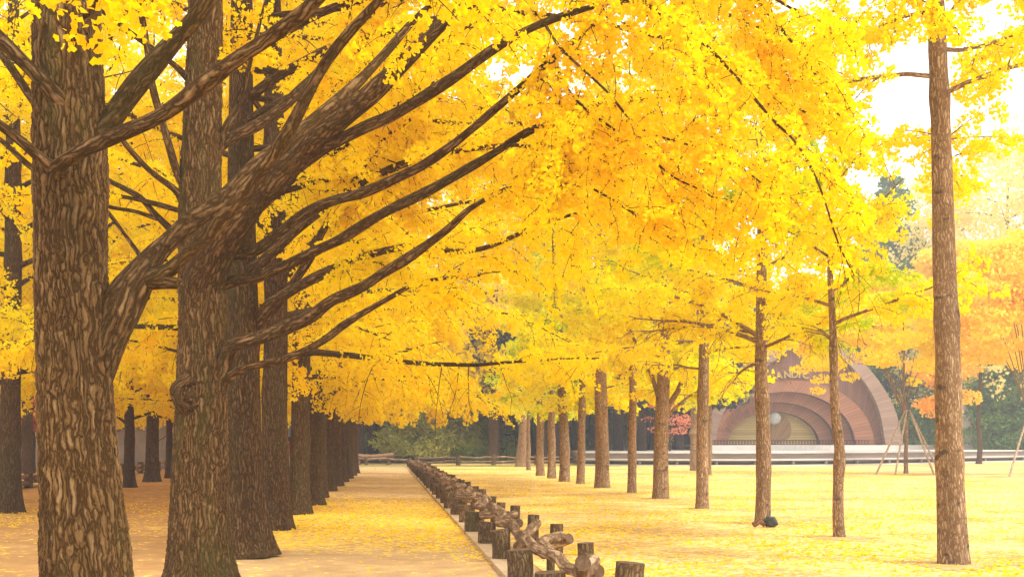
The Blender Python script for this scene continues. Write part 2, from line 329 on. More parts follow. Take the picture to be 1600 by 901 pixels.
def add_leaves(mb, P, A, size, rng, tint, lod=0):
    """P petiole tips, A leaf axis directions; fan-shaped ginkgo leaves"""
    n = len(P)
    if n == 0: return
    A = A / (np.linalg.norm(A, axis=1)[:, None] + 1e-9)
    r = rng.standard_normal((n, 3)); Sd = np.cross(A, r); Sd /= np.linalg.norm(Sd, axis=1)[:, None] + 1e-9
    Nn = np.cross(Sd, A); s = (size * rng.uniform(0.75, 1.2, n))[:, None]
    if lod == 0:
        c = rng.uniform(0.05, 0.3, n)[:, None]
        v = np.stack([P, P + s * (-.5 * Sd + .42 * A + c * Nn), P + s * (-.26 * Sd + .72 * A + c * .5 * Nn), P + s * (.62 * A - .0 * Nn),
                      P + s * (.26 * Sd + .72 * A + c * .5 * Nn), P + s * (.5 * Sd + .42 * A + c * Nn)], 1)
        b = np.arange(n)[:, None] * 6
        f = np.concatenate([b + np.array([[0, 3, 2, 1]]), b + np.array([[0, 5, 4, 3]])], 0)
        mb.add(v.reshape(-1, 3), f, tint=np.concatenate([tint, tint]))
    else:
        v = np.stack([P, P + s * (-.5 * Sd + .5 * A + .15 * Nn), P + s * (.75 * A), P + s * (.5 * Sd + .5 * A + .15 * Nn)], 1)
        b = np.arange(n)[:, None] * 4
        mb.add(v.reshape(-1, 3), b + np.array([[0, 3, 2, 1]]), tint=tint)

def shoot(rng, p0, d0, L, seg, wob=0.12, bend=(0, 0, 0)):
    d = nrm(d0); pts = [np.array(p0, float)]; bend = np.array(bend)
    for i in range(seg):
        d = nrm(d + rng.standard_normal(3) * wob + bend / seg); pts.append(pts[-1] + d * L / seg)
    return np.array(pts)

def leafy(rng, mbw, spurs, path, r0, cfg, f0=0.2, depth=0):
    """side shoots along a path; collects spur points (position, direction)"""
    seg = np.linalg.norm(np.diff(path, axis=0), axis=1); L = seg.sum(); cum = np.concatenate([[0], np.cumsum(seg)])
    def at(d):
        i = min(max(np.searchsorted(cum, d) - 1, 0), len(path) - 2); k = (d - cum[i]) / (seg[i] + 1e-9)
        return path[i] * (1 - k) + path[i + 1] * k, nrm(path[i + 1] - path[i])
    sp, ln, sc = cfg['sec'][depth] if depth < len(cfg['sec']) else (None, None, None)
    if sp:
        d = L * f0; side = 1
        while d < L:
            p, t = at(d); side = -side
            lat = nrm(np.cross(t, (0, 0, 1)) * side + rng.standard_normal(3) * 0.55)
            dr = nrm(t * rng.uniform(.35, .9) + lat + np.array([0, 0, cfg.get('up', 0.15)]))
            l2 = ln * rng.uniform(.5, 1.25) * (1.0 - 0.45 * d / L)
            q = shoot(rng, p, dr, l2, sc, 0.10, (0, 0, cfg.get('droop', -0.5)))
            rr = max(0.003, min(r0 * .5, 0.007 + 0.006 * l2))
            tube(mbw, q, np.linspace(rr, rr * .35, len(q)), 4 if depth == 0 else 3, False, phase=rng.uniform(0, 9))
            leafy(rng, mbw, spurs, q, rr, cfg, 0.15, depth + 1)
            d += sp * rng.uniform(.6, 1.4)
        if depth == 0 or cfg.get('tipleaf', True):
            pass
    # spurs on this path
    ss = cfg['spur'] * (1.0 if depth else 1.6)
    n = int(L * (1 - f0) / ss)
    for d in rng.uniform(L * f0, L, n):
        p, t = at(d); spurs.append((p, t))

def spurs_to_leaves(rng, mbl, mbw, spurs, cfg, hue, spurgeo=False):
    spurs = [s for s in spurs if s[0][2] > cfg.get('zmin', 0) + .25 * math.sin(s[0][0] * 2.3 + s[0][1] * 1.7)]
    if not spurs: return
    P = np.array([s[0] for s in spurs]); T = np.array([s[1] for s in spurs]); k = cfg['k']
    n = len(P)
    lat = np.cross(T, rng.standard_normal((n, 3))); lat /= np.linalg.norm(lat, axis=1)[:, None] + 1e-9
    if spurgeo:
        s = 0.022; w = 0.006
        a = P + T * w; b = P - T * w; c = P + lat * s
        z = np.cross(T, lat) * w
        v = np.stack([a, b, P + z, c], 1).reshape(-1, 3); i = np.arange(n)[:, None] * 4
        mbw.add(v, np.concatenate([i + [[0, 1, 3]], i + [[1, 2, 3]], i + [[2, 0, 3]]], 0), v)
    P = np.repeat(P + lat * 0.02, k, 0); lat = np.repeat(lat, k, 0); m = len(P)
    pet = lat + rng.standard_normal((m, 3)) * .8 + np.array([0, 0, -.25]); pet /= np.linalg.norm(pet, axis=1)[:, None]
    P = P + pet * (cfg['pet'] * rng.uniform(.4, 1.3, m))[:, None]
    A = pet + rng.standard_normal((m, 3)) * .5 + np.array([0, 0, -.45])
    # colour varies in branch-sized clumps, leaf by leaf on top
    cl = 0.5 + 0.5 * np.sin(P[:, 0] * 1.7 + 2 * np.sin(P[:, 1] * 1.3)) * np.sin(P[:, 2] * 1.9 + 1.5 * np.sin(P[:, 0] * .9) + P[:, 1])
    tint = np.clip(hue + 0.16 * (cl - .5) + rng.normal(0, .07, m), 0, 1)
    green = cfg.get('green', 0.0)
    if green:
        gz = np.clip((np.sin(P[:, 0] * 1.1 + 3) * np.sin(P[:, 1] * .9 + 1) * np.sin(P[:, 2] * 1.3) + .05) * 1.8, 0, 1); tint = np.clip(tint + green * gz, 0, 1)
    add_leaves(mbl, P, A, cfg['size'], rng, tint, cfg['lod'])

def tagit(o, label, cat, group=None, kind=None):
    if label: o['label'] = label
    if cat: o['category'] = cat
    if group: o['group'] = group
    if kind: o['kind'] = kind
    return o
def empty(name, loc, rz=0):
    o = bpy.data.objects.new(name, None); COL.objects.link(o); o.location = loc; o.rotation_euler = (0, 0, rz); o.empty_display_size = 0.3
    return o
def dup(o, loc, rz=None, scale=None, label=None, parent=None):
    c = o.copy(); COL.objects.link(c)
    if parent is None:
        c.location = loc
        if rz is not None: c.rotation_euler = (0, 0, rz)
        if scale is not None: c.scale = scale if isinstance(scale, tuple) else (scale,) * 3
        if label: c['label'] = label
    else: c.parent = parent
    for ch in [x for x in o.children]: dup(ch, None, parent=c)
    return c

def flare(h0=0.35, amt=0.35, lobes=5, ph=0.0):
    def fn(a, L):
        fl = np.exp(-L / h0)
        return 1 + amt * fl * (1 + .35 * np.cos(lobes * a + ph)) + 0.035 * np.sin(3 * a + ph + L * 1.3) + 0.02 * np.sin(7 * a + L * 2.1 + ph)
    return fn

# ------------------------------------------------------------------ ground and setting
def sheet(name, x0, x1, y0, y1, z, mat, nx=1, ny=1):
    mb = MB(); xs = np.linspace(x0, x1, nx + 1); ys = np.linspace(y0, y1, ny + 1)
    v = np.array([[x, y, z] for y in ys for x in xs]); f = [[j * (nx + 1) + i, j * (nx + 1) + i + 1, (j + 1) * (nx + 1) + i + 1, (j + 1) * (nx + 1) + i] for j in range(ny) for i in range(nx)]
    mb.add(v, f); o = mb.build(name, mat, bark=False); o['kind'] = 'structure'; return o
sheet('ground', -400, 500, -60, 560, -0.012, 'soil')
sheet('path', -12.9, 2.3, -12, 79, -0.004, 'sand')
sheet('lawn', 1.95, 75, -12, 106, 0.004, 'lawn')
sheet('far_lawn', -60, -12.6, -12, 79, 0.004, 'lawn')
sheet('verge', -60, 30, 79, 84, 0.008, 'grass_dull')

# ------------------------------------------------------------------ the three near avenue trees, limbs built one by one
def limb_pts(l, base):
    return np.array([W(x, y, t) for (x, y, t, r) in l]) - base, [r for (x, y, t, r) in l]
def traced_tree(name, base_px, t, trunk, limbs, label, seed, mat, extra, hue, cfg, crown_top=12.0):
    rng = np.random.default_rng(seed)
    base = WG(base_px, t); root = empty(name, base)
    mb = MB()
    tp = np.array([W(x, y, t) - base for (x, y, hw) in trunk]); tr = [hw * t / F for (x, y, hw) in trunk]
    tp = np.vstack([[tp[0][0] + .0, tp[0][1], -0.05], tp]) if tp[0][2] > 0.05 else tp
    tr = [tr[0]] + tr if len(tr) < len(tp) else tr
    # above the frame
    top = tp[-1]; zz = [z for z in np.linspace(top[2] + 1, crown_top, 6)]
    tp = np.vstack([tp, [[top[0] + .05 * i, top[1], z] for i, z in enumerate(zz)]]); tr = list(tr) + list(np.linspace(tr[-1] * .88, .04, 6))
    P = crom(tp, 44 if base_px < 350 else 20); R = np.interp(np.linspace(0, 1, len(P)), np.linspace(0, 1, len(tr)), tr)
    tube(mb, P, R, 168 if base_px < 350 else 64, False, angfn=flare(.4, .3, 5, seed), phase=seed)
    mb.build('trunk', mat, root)
    mbl = MB()
    for k, L in enumerate(limbs):
        pts, rr = limb_pts(L['p'], base)
        rr = np.array(rr) / F * np.array([q[2] for q in L['p']])
        Pq = crom(pts, 6); Rq = np.interp(np.linspace(0, 1, len(Pq)), np.linspace(0, 1, len(rr)), rr)
        wb = MB(); ph = rng.uniform(0, 9)
        kn = rng.uniform(0, 6)
        tube(wb, Pq, Rq, 14 if Rq[0] > .03 else 7, True, phase=ph, angfn=lambda a, l: 1 + .07 * np.sin(3 * a + l * 3 + kn) + .06 * np.sin(l * 9 + kn))
        sp = []
        if L.get('leaf', 1) is not None:
            c = dict(cfg); c.update(L.get('cfg', {}))
            leafy(rng, wb, sp, Pq, Rq[-1], c, L.get('leaf', 0.5))
            if sp: spurs_to_leaves(rng, mbl, wb, sp, c, hue + L.get('hue', 0), True)
        wb.build('limb', 'bark_limb', root)
    # limbs the photograph cuts off above or hides: they carry the rest of the crown
    wb = MB(); sp = []; cfg = dict(cfg, zmin=5.0) if base_px < 200 else cfg
    for (z, az, el, Ln, r) in extra:
        i = np.argmin(abs(P[:, 2] - z)); p0 = P[i]
        d = np.array([sin(az) * cos(el), cos(az) * cos(el), sin(el)])
        q = shoot(rng, p0, d, Ln, 9, .07, (0, 0, -.25)); tube(wb, q, np.linspace(r, .012, len(q)), 8, True, phase=rng.uniform(0, 9))
        leafy(rng, wb, sp, q, .02, cfg, .25)
    if sp:
        spurs_to_leaves(rng, mbl, wb, sp, cfg, hue, False); wb.build('upper_limbs', 'bark_limb', root)
    mbl.build('crown', 'leaf', root, smooth=False, bark=False, tint=True)
    tagit(root, label, 'tree', 'ginkgo trees lining the path on the left')
    return root, base

NEAR = dict(zmin=2.75, sec=[(0.22, 1.3, 6), (0.16, .5, 4)], spur=0.032, k=5, pet=0.05, size=0.053, lod=0, droop=-.9, up=.05)
def lp(*a): return [tuple(x) for x in a]
# tree 1 (t about 7.8)
T1 = 7.8
limbs1 = [
 dict(p=lp((150, 215, T1, 20), (175, 185, T1, 19), (215, 130, 7.75, 17), (262, 75, 7.7, 15), (310, 20, 7.6, 13), (350, -50, 7.5, 11), (400, -160, 7.4, 9), (480, -300, 7.4, 6), (620, -400, 7.4, 3)), leaf=.62),
 dict(p=lp((100, 275, 7.62, 12), (90, 262, 7.52, 12), (125, 238, 7.45, 11), (170, 217, 7.4, 12), (250, 182, 7.35, 12), (320, 130, 7.3, 13), (370, 92, 7.25, 12), (430, 52, 7.2, 12), (490, 5, 7.1, 10), (540, -50, 7.0, 8), (620, -160, 6.9, 6), (760, -260, 6.9, 3)), leaf=.72),
 dict(p=lp((100, 268, 7.6, 9), (70, 252, 7.55, 9), (35, 222, 7.5, 8), (0, 195, 7.45, 7), (-60, 150, 7.3, 6), (-180, 60, 7.1, 3)), leaf=.7),
 dict(p=lp((110, 190, 7.7, 16), (88, 150, 7.6, 13), (50, 110, 7.55, 11), (0, 60, 7.5, 11), (-60, 5, 7.4, 9), (-160, -90, 7.3, 6), (-300, -160, 7.3, 3)), leaf=.86),
 dict(p=lp((80, 185, 8.0, 8), (55, 162, 8.1, 7), (30, 125, 8.2, 6), (5, 90, 8.3, 6), (-40, 40, 8.5, 5), (-120, -60, 8.6, 2)), leaf=.7),
 dict(p=lp((85, 275, 8.0, 6), (50, 262, 8.1, 5), (0, 218, 8.2, 4), (-60, 180, 8.4, 3)), leaf=.7),
 # the big low limb that rises to the right
 dict(p=lp((150, 600, T1, 22), (168, 540, T1, 30), (186, 490, T1, 34), (207, 450, T1, 28), (236, 405, 7.85, 19), (262, 378, 7.9, 16), (300, 345, 8.0, 15), (345, 315, 8.1, 14), (390, 270, 8.2, 13), (440, 228, 8.35, 12), (493, 185, 8.5, 10), (550, 137, 8.7, 9), (600, 85, 8.9, 7), (660, 20, 9.2, 5), (760, -60, 9.5, 3)), leaf=.8),
 dict(p=lp((190, 470, T1, 22), (225, 440, 7.8, 17), (255, 428, 7.75, 13), (285, 402, 7.7, 11), (333, 357, 7.65, 11), (393, 288, 7.6, 11), (450, 207, 7.5, 10), (500, 112, 7.4, 9), (540, 57, 7.3, 8), (592, 0, 7.2, 7), (640, -60, 7.1, 6), (740, -170, 7.0, 3)), leaf=.8),
 dict(p=lp((225, 442, 7.8, 12), (255, 441, 7.75, 11), (281, 443, 7.7, 9)), leaf=None),
 dict(p=lp((118, 35, 7.7, 5), (150, 8, 7.3, 4), (140, -30, 7.0, 4), (160, -70, 6.7, 4), (120, -30, 6.2, 2), (112, -5, 6.0, 1.5)), leaf=.75, hue=-.1, cfg=dict(zmin=3.8)),
]
tr1 = [(140, 1080, 76), (136, 950, 69), (131, 850, 66), (127, 780, 62), (122, 700, 59), (118, 600, 57), (114, 500, 56), (112, 400, 55), (112, 300, 56), (110, 200, 56), (107, 100, 53), (105, 0, 51), (104, -120, 46)]
import itertools
rx = np.random.default_rng(5)
extra1 = [(z, az, radians(rx.uniform(20, 45)), rx.uniform(3, 5.5), .05) for z, az in zip(np.linspace(6.3, 11, 12), rx.uniform(0, 2 * pi, 12))]
traced_tree('ginkgo_tree', 140, T1, tr1, limbs1, 'thickest ginkgo trunk at the left front with one thick low limb', 11, 'bark_old', extra1, .45, dict(NEAR, zmin=4.25))

# tree 2 (t about 12.7)
T2 = 12.7
def dn(t): return t
limbs2 = [
 # C massive
 dict(p=lp((315, 470, T2, 30), (320, 430, 12.6, 32), (348, 372, 12.4, 30), (395, 315, 12.2, 24), (440, 265, 12.0, 22), (500, 207, 11.8, 20), (567, 157, 11.6, 16), (633, 97, 11.4, 13), (683, 45, 11.3, 10), (743, 0, 11.2, 8), (830, -70, 11.0, 6), (960, -110, 10.8, 3)), leaf=.78),
 # D
 dict(p=lp((420, 290, 12.1, 12), (460, 262, 12.0, 12), (500, 233, 11.9, 12), (533, 218, 11.8, 10), (575, 197, 11.7, 9), (617, 178, 11.6, 9), (700, 127, 11.3, 9), (743, 97, 11.2, 8), (790, 66, 11.0, 7), (850, 36, 10.9, 6), (930, 10, 10.7, 4), (1040, -10, 10.5, 2.5)), leaf=.78),
 # E
 dict(p=lp((325, 430, 12.7, 13), (350, 402, 12.6, 11), (400, 390, 12.5, 9), (433, 367, 12.4, 8), (467, 340, 12.3, 8), (500, 322, 12.2, 8), (530, 311, 12.1, 8), (567, 301, 12.0, 8), (617, 279, 11.9, 8), (657, 260, 11.8, 7), (700, 232, 11.7, 7), (740, 200, 11.6, 6), (763, 180, 11.5, 6), (800, 148, 11.4, 6), (863, 92, 11.2, 5), (950, 20, 11.0, 4)), leaf=.82),
 dict(p=lp((863, 92, 11.2, 2.5), (885, 135, 11.1, 2.2), (912, 168, 11.0, 2), (960, 203, 10.9, 2), (1010, 240, 10.8, 1.8), (1050, 275, 10.7, 1.6), (1100, 300, 10.6, 1.4), (1180, 350, 10.5, 1)), leaf=.05),
 dict(p=lp((850, 36, 10.9, 2.5), (880, 80, 10.8, 2.2), (945, 140, 10.7, 2), (1000, 200, 10.6, 2), (1070, 225, 10.5, 1.8), (1140, 250, 10.4, 1.6), (1220, 310, 10.3, 1.2)), leaf=.05),
 dict(p=lp((1000, 0, 10.6, 4), (1090, 60, 10.4, 3), (1150, 120, 10.3, 2.6), (1205, 185, 10.2, 2.2), (1245, 225, 10.1, 2), (1280, 290, 10.0, 1.8), (1310, 380, 9.9, 1.4), (1335, 430, 9.9, 1)), leaf=.05),
 dict(p=lp((743, 0, 11.2, 6), (860, -60, 11.0, 5), (1000, -90, 10.9, 4), (1120, -60, 10.8, 3), (1230, 10, 10.7, 2.2), (1330, 60, 10.6, 1.6)), leaf=.3),
 dict(p=lp((1000, -90, 10.9, 4), (1130, -130, 11.2, 3), (1270, -110, 11.4, 2.5), (1380, -40, 11.6, 2), (1450, 20, 11.7, 1.5)), leaf=.2),
 dict(p=lp((1130, -60, 10.8, 3), (1200, 20, 10.9, 2.5), (1270, 110, 11, 2), (1310, 180, 11, 1.5)), leaf=.1),
 # F
 dict(p=lp((330, 455, 12.7, 12), (360, 441, 12.7, 9), (400, 435, 12.6, 8), (450, 413, 12.5, 8), (500, 388, 12.4, 8), (533, 373, 12.3, 8), (570, 350, 12.2, 8), (605, 330, 12.1, 8), (667, 300, 12.0, 8), (733, 262, 11.9, 7), (770, 240, 11.8, 6), (823, 207, 11.7, 6), (870, 188, 11.6, 5), (950, 160, 11.4, 3), (1060, 150, 11.2, 2)), leaf=.75),
 dict(p=lp((790, 225, 11.8, 3), (830, 232, 11.6, 2.5), (850, 258, 11.5, 2.2), (888, 286, 11.4, 2), (930, 297, 11.3, 2), (1000, 340, 11.2, 1.8), (1060, 380, 11.1, 1.4)), leaf=.1),
 # L upper right
 dict(p=lp((330, 260, T2, 12), (343, 230, 12.8, 10), (372, 210, 12.9, 9), (405, 193, 13.0, 9), (435, 172, 13.1, 9), (465, 145, 13.2, 8), (500, 110, 13.4, 7), (560, 40, 13.6, 5), (640, -30, 13.8, 3)), leaf=.55),
 dict(p=lp((338, 240, 12.7, 6), (355, 195, 12.7, 6), (372, 165, 12.8, 5), (385, 120, 12.8, 4), (400, 60, 12.8, 3), (415, 0, 12.9, 2)), leaf=.5),
 # M N O P Q R S, thin limbs on the left
 dict(p=lp((292, 300, T2, 7), (277, 272, 12.6, 6), (257, 203, 12.5, 6), (238, 133, 12.4, 5.5), (229, 67, 12.3, 5), (217, 0, 12.2, 4.5), (205, -60, 12.1, 3), (195, -140, 12, 2)), leaf=.85),
 dict(p=lp((290, 320, T2, 7), (273, 296, 12.6, 5), (236, 268, 12.5, 4.5), (200, 230, 12.4, 4), (172, 193, 12.3, 3.5), (120, 150, 12.1, 3), (40, 100, 12.0, 2)), leaf=.8),
 dict(p=lp((290, 385, T2, 7), (270, 362, 12.9, 5.5), (241, 333, 13, 5), (217, 307, 13.1, 4.5), (167, 280, 13.3, 4), (100, 240, 13.5, 2)), leaf=.85),
 dict(p=lp((247, 342, 13, 3.5), (210, 330, 13.1, 3), (167, 322, 13.2, 3), (100, 300, 13.4, 2)), leaf=.8),
 dict(p=lp((300, 338, T2, 5), (283, 330, 12.8, 4), (233, 316, 13, 4), (200, 309, 13.2, 3), (150, 300, 13.3, 2)), leaf=.85),
 dict(p=lp((285, 450, T2, 6), (255, 430, 13.2, 4), (223, 403, 13.3, 4), (200, 373, 13.4, 3), (167, 330, 13.6, 3), (130, 290, 13.8, 2)), leaf=.8),
 dict(p=lp((300, 130, T2, 6), (270, 100, 12.6, 4.5), (220, 63, 12.4, 4), (180, 33, 12.3, 3.5), (143, 5, 12.1, 3), (90, -40, 12, 2)), leaf=.8),
 # G
 dict(p=lp((335, 640, 12.65, 10), (348, 590, 12.6, 13), (355, 556, 12.55, 13), (372, 536, 12.5, 11), (410, 527, 12.45, 11), (450, 510, 12.4, 11), (487, 492, 12.35, 11), (517, 470, 12.3, 9), (567, 447, 12.2, 8), (600, 426, 12.15, 8), (640, 402, 12.1, 8), (697, 360, 12.0, 6), (743, 320, 11.9, 4), (830, 280, 11.8, 3), (940, 260, 11.7, 2)), leaf=.72),
 # H
 dict(p=lp((345, 600, 12.6, 8), (370, 580, 12.5, 6), (402, 570, 12.45, 6), (440, 562, 12.4, 6), (480, 546, 12.35, 6), (513, 527, 12.3, 6), (540, 506, 12.25, 6), (600, 470, 12.1, 4), (660, 440, 12, 3), (750, 430, 11.9, 2)), leaf=.7),
]
tr2 = [(312, 930, 52), (311, 860, 47), (312, 780, 44), (314, 700, 42), (316, 620, 40), (318, 500, 38), (315, 400, 36), (313, 300, 33), (315, 200, 30), (320, 50, 27), (322, -60, 25)]
extra2 = [(z, az, radians(rx.uniform(15, 40)), rx.uniform(3.5, 6), .05) for z, az in zip(np.linspace(6.6, 12, 15), rx.uniform(0, 2 * pi, 15))]
traced_tree('ginkgo_tree', 312, T2, tr2, limbs2, 'ginkgo trunk with a round knot, second from the front on the left', 12, 'bark_old', extra2, .56, dict(NEAR, size=.054))

rt2 = [o for o in bpy.data.objects if o.get('label', '').startswith('ginkgo trunk with a round knot')][0]
mk_ = MB(); kc = W(298, 616, 12.43) - np.array(rt2.location); ax = nrm(W(298, 616, 12.43) - np.array([0, 0, CAMH])); ax[2] = 0; ax = nrm(ax); lt = np.cross(ax, (0, 0, 1)); aa = np.linspace(0, 2 * pi, 25)
for (rr_, th_, dz_) in ((.125, .045, .035), (.165, .04, .07)):
    tube(mk_, np.array([kc + ax * dz_ + lt * rr_ * cos(q) * (1 + .06 * sin(3 * q)) + np.array([0, 0, rr_ * 1.1 * sin(q)]) for q in aa]), th_ * (1 + .15 * np.sin(aa * 5)), 9, False, phase=3)
tube(mk_, np.array([kc + ax * .12, kc + ax * .03, kc + ax * .015]), [.13, .115, .02], 20, True, phase=5)
mk_.build('knot', 'bark_limb', rt2)

# tree 3 (t about 17)
T3 = 17.0
limbs3 = [
 dict(p=lp((395, 560, T3, 9), (403, 517, 17, 8), (433, 477, 16.9, 7), (460, 440, 16.8, 7), (483, 405, 16.7, 7), (503, 363, 16.6, 6), (540, 300, 16.5, 5), (600, 220, 16.3, 4), (690, 150, 16, 3)), leaf=.45),
 dict(p=lp((690, 390, 15.6, 4), (717, 393, 15.5, 4), (757, 387, 15.4, 4), (800, 370, 15.3, 3.5), (860, 345, 15.2, 3), (940, 330, 15, 2), (1040, 350, 14.8, 1.5)), leaf=.2),
 dict(p=lp((400, 500, T3, 10), (430, 470, 16.8, 9), (500, 430, 16.5, 8), (570, 400, 16.2, 6), (640, 385, 15.9, 5), (690, 390, 15.6, 4)), leaf=.4),
 dict(p=lp((385, 300, T3, 10), (420, 250, 16.9, 8), (470, 190, 16.8, 7), (540, 130, 16.6, 6), (640, 60, 16.4, 5), (760, 20, 16, 3)), leaf=.4),
 dict(p=lp((378, 160, T3, 9), (450, 110, 16.8, 7), (560, 60, 16.5, 6), (760, 20, 16, 5), (950, 40, 15.6, 3.5), (1120, 90, 15.2, 2.5), (1280, 190, 15, 1.6)), leaf=.45),
 dict(p=lp((378, 100, T3, 9), (500, 20, 16.6, 7), (700, -30, 16.2, 5), (900, -40, 15.8, 4), (1100, 10, 15.5, 3), (1300, 90, 15.2, 2)), leaf=.45),
 dict(p=lp((380, 430, T3, 12), (420, 400, 16.8, 8), (500, 330, 16.4, 7), (620, 260, 16, 6), (760, 230, 15.6, 4), (920, 230, 15.2, 3), (1100, 270, 14.8, 2)), leaf=.4),
]
tr3 = [(386, 868, 38), (383, 800, 32), (380, 700, 30), (378, 600, 28), (378, 500, 26), (376, 400, 24), (376, 300, 21), (377, 200, 19), (378, 50, 17)]
extra3 = [(z, az, radians(rx.uniform(5, 35)), rx.uniform(4.5, 7), .05) for z, az in zip(np.linspace(4.6, 11.5, 20), list(rx.uniform(0.3, 2.6, 12)) + list(rx.uniform(0, 2 * pi, 8)))]
traced_tree('ginkgo_tree', 385, T3, tr3, limbs3, 'third ginkgo trunk on the left, its wide flared foot just right of the knotted trunk', 13, 'bark_mid', extra3, .58, dict(NEAR, size=.062, spur=.034))

# ------------------------------------------------------------------ generic trees
def make_tree(name, seed, H, r0, limbs, cfg, hue, bark, leafm='leaf', lean=0.0, loc=(0, 0, 0), fork=None, trunk_sides=20, wob=.05, top_r=.03, flare_a=.5):
    """limbs: list of (z, azimuth, elevation, length, radius)"""
    rng = np.random.default_rng(seed); root = empty(name, loc)
    n = 14; z = np.linspace(-.05, H, n)
    dx = np.cumsum(rng.normal(0, wob * H / 100 * 2.2, n)); dy = np.cumsum(rng.normal(0, wob * H / 100 * 2.2, n)); dx -= dx[0]; dy -= dy[0]
    P = crom(np.stack([dx + lean * z, dy, z], 1), 8)
    R = (r0 - top_r) * (1 - np.clip(P[:, 2] / H, 0, 1)) ** (.6 if r0 > .24 else .78) + top_r
    for q in range(5):
        zk = rng.uniform(.8, H * .6); R = R * (1 + rng.uniform(.05, .16) * np.exp(-((P[:, 2] - zk) / .16) ** 2))
    mb = MB(); tube(mb, P, R, trunk_sides, False, angfn=flare(.4 if r0 > .18 else .14, flare_a, 5, seed), phase=seed * 1.3)
    mbl = MB(); sp = []
    for (zz, az, el, Ln, r) in limbs:
        i = np.argmin(abs(P[:, 2] - zz)); d = np.array([sin(az) * cos(el), cos(az) * cos(el), sin(el)])
        q = shoot(rng, P[i], d, Ln, 8, .08, (0, 0, cfg.get('lb', -.2)))
        tube(mb, q, np.linspace(r, .01, len(q)), 6, False, phase=rng.uniform(0, 9)); leafy(rng, mb, sp, q, .02, cfg, cfg.get('f0', .22))
    mb.build('trunk', bark, root)
    if sp:
        spurs_to_leaves(rng, mbl, mb, sp, cfg, hue, False); mbl.build('crown', leafm, root, smooth=False, bark=False, tint=True)
    return root
def ring_limbs(rng, z0, z1, n, l0, l1, e0, e1, r):
    out = []
    for i in range(n):
        k = i / (n - 1); out.append((z0 + (z1 - z0) * k, i * 2.4 + rng.uniform(-.4, .4), radians(e0 + (e1 - e0) * k + rng.uniform(-7, 7)), (l0 + (l1 - l0) * k) * rng.uniform(.8, 1.15), r * (1 - .6 * k)))
    return out
rg = np.random.default_rng(77)
MID = dict(zmin=2.6, sec=[(0.30, 1.7, 5), (0.24, .65, 3)], spur=0.052, k=5, pet=0.07, size=0.082, lod=1, droop=-1.0, up=.0, lb=-.35)
FAR = dict(zmin=2.6, sec=[(0.42, 1.8, 4), (0.36, .75, 2)], spur=0.13, k=4, pet=0.11, size=0.19, lod=1, droop=-1.0, up=.0, lb=-.35)
midA = make_tree('ginkgo_tree', 21, 16.5, .26, ring_limbs(rg, 2.9, 15.5, 32, 7.2, 2.2, 14, 50, .085), MID, .56, 'bark_mid')
midB = make_tree('ginkgo_tree', 22, 16.0, .25, ring_limbs(rg, 3.0, 15.2, 32, 7.0, 2.2, 18, 50, .08), MID, .59, 'bark_mid')
farA = make_tree('ginkgo_tree', 23, 17.0, .27, ring_limbs(rg, 3.0, 16, 34, 6.8, 2.2, 14, 50, .08), FAR, .54, 'bark_mid')
farB = make_tree('ginkgo_tree', 24, 18, .26, ring_limbs(rg, 3.1, 17, 34, 6.6, 2.2, 16, 50, .08), FAR, .58, 'bark_mid')
GL = 'ginkgo trees lining the path on the left'
used = set()
def place(o, loc, rz, sc, label, group):
    loc = (float(loc[0]), float(loc[1]), 0)
    if o.name not in used:
        used.add(o.name); o.location = loc; o.rotation_euler = (0, 0, rz); o.scale = (sc,) * 3 if not isinstance(sc, tuple) else sc
        tagit(o, label, 'tree', group); return o
    c = dup(o, loc, rz, sc); used.add(c.name); tagit(c, label, 'tree', group); return c
lr = [(430, 22.3), (467, 27.0), (490, 31.0)]
ordn = ['fourth', 'fifth', 'sixth', 'seventh', 'eighth', 'ninth', 'tenth', 'eleventh', 'twelfth', 'thirteenth']
for i, (px, t) in enumerate(lr):
    place([midA, midB, midA][i], WG(px, t), [0.3, 2.0, 3.9][i], (.95, .9, .85)[i], '%s ginkgo trunk from the front in the left row beside the path' % ordn[i], GL)
for i in range(7):
    t = 35.6 + 4.6 * i; X = -1.9 + .055 * i
    place([farA, farB][i % 2], (X, t), 1.1 * i, .92, '%s ginkgo trunk from the front in the left row, partly hidden by nearer trunks' % ordn[3 + i], GL)
GR = 'ginkgo trees across the sandy road on the left'
names2 = ['ginkgo at the left edge of the picture across the sandy road, cut by the frame', 'ginkgo across the sandy road mostly hidden behind the thickest trunk',
          'ginkgo across the sandy road hidden just behind the right side of the thickest trunk', 'slim far ginkgo trunk standing just right of the thickest trunk',
          'wider far ginkgo trunk with a dark knot, between the two nearest trunks', 'far ginkgo trunk peeping out left of the knotted second trunk',
          'ginkgo across the sandy road hidden behind the knotted second trunk', 'distant ginkgo at the far end of the row across the sandy road', 'last ginkgo in the row across the sandy road']
for i in range(9):
    t = [27.6, 32.9, 38, 43, 49, 54, 59, 64.5, 70][i]; px = [14, 82, 148, 202, 238, 266, 300, 330, 352][i]
    place([midB, farA, farB, farA, farB][i % 5], WG(px, t), 2 + 1.7 * i, [.95, .9, .95, .7, 1.0, .8, .9, .9, .9][i], names2[i], GR)
for i, (X, Y) in enumerate([(-17, 30), (-18, 38), (-17, 46), (-18.5, 55), (-18, 64), (-26, 52), (-27, 64), (-30, 76), (-20, 75), (-10, 80), (-14, 92), (-23, 90)]):
    place([farA, farB][i % 2], (X, Y), i * 1.3, 1.0 + .05 * (i % 3), 'yellow ginkgo in the mass of trees far behind the left fence', 'ginkgo trees behind the left fence')

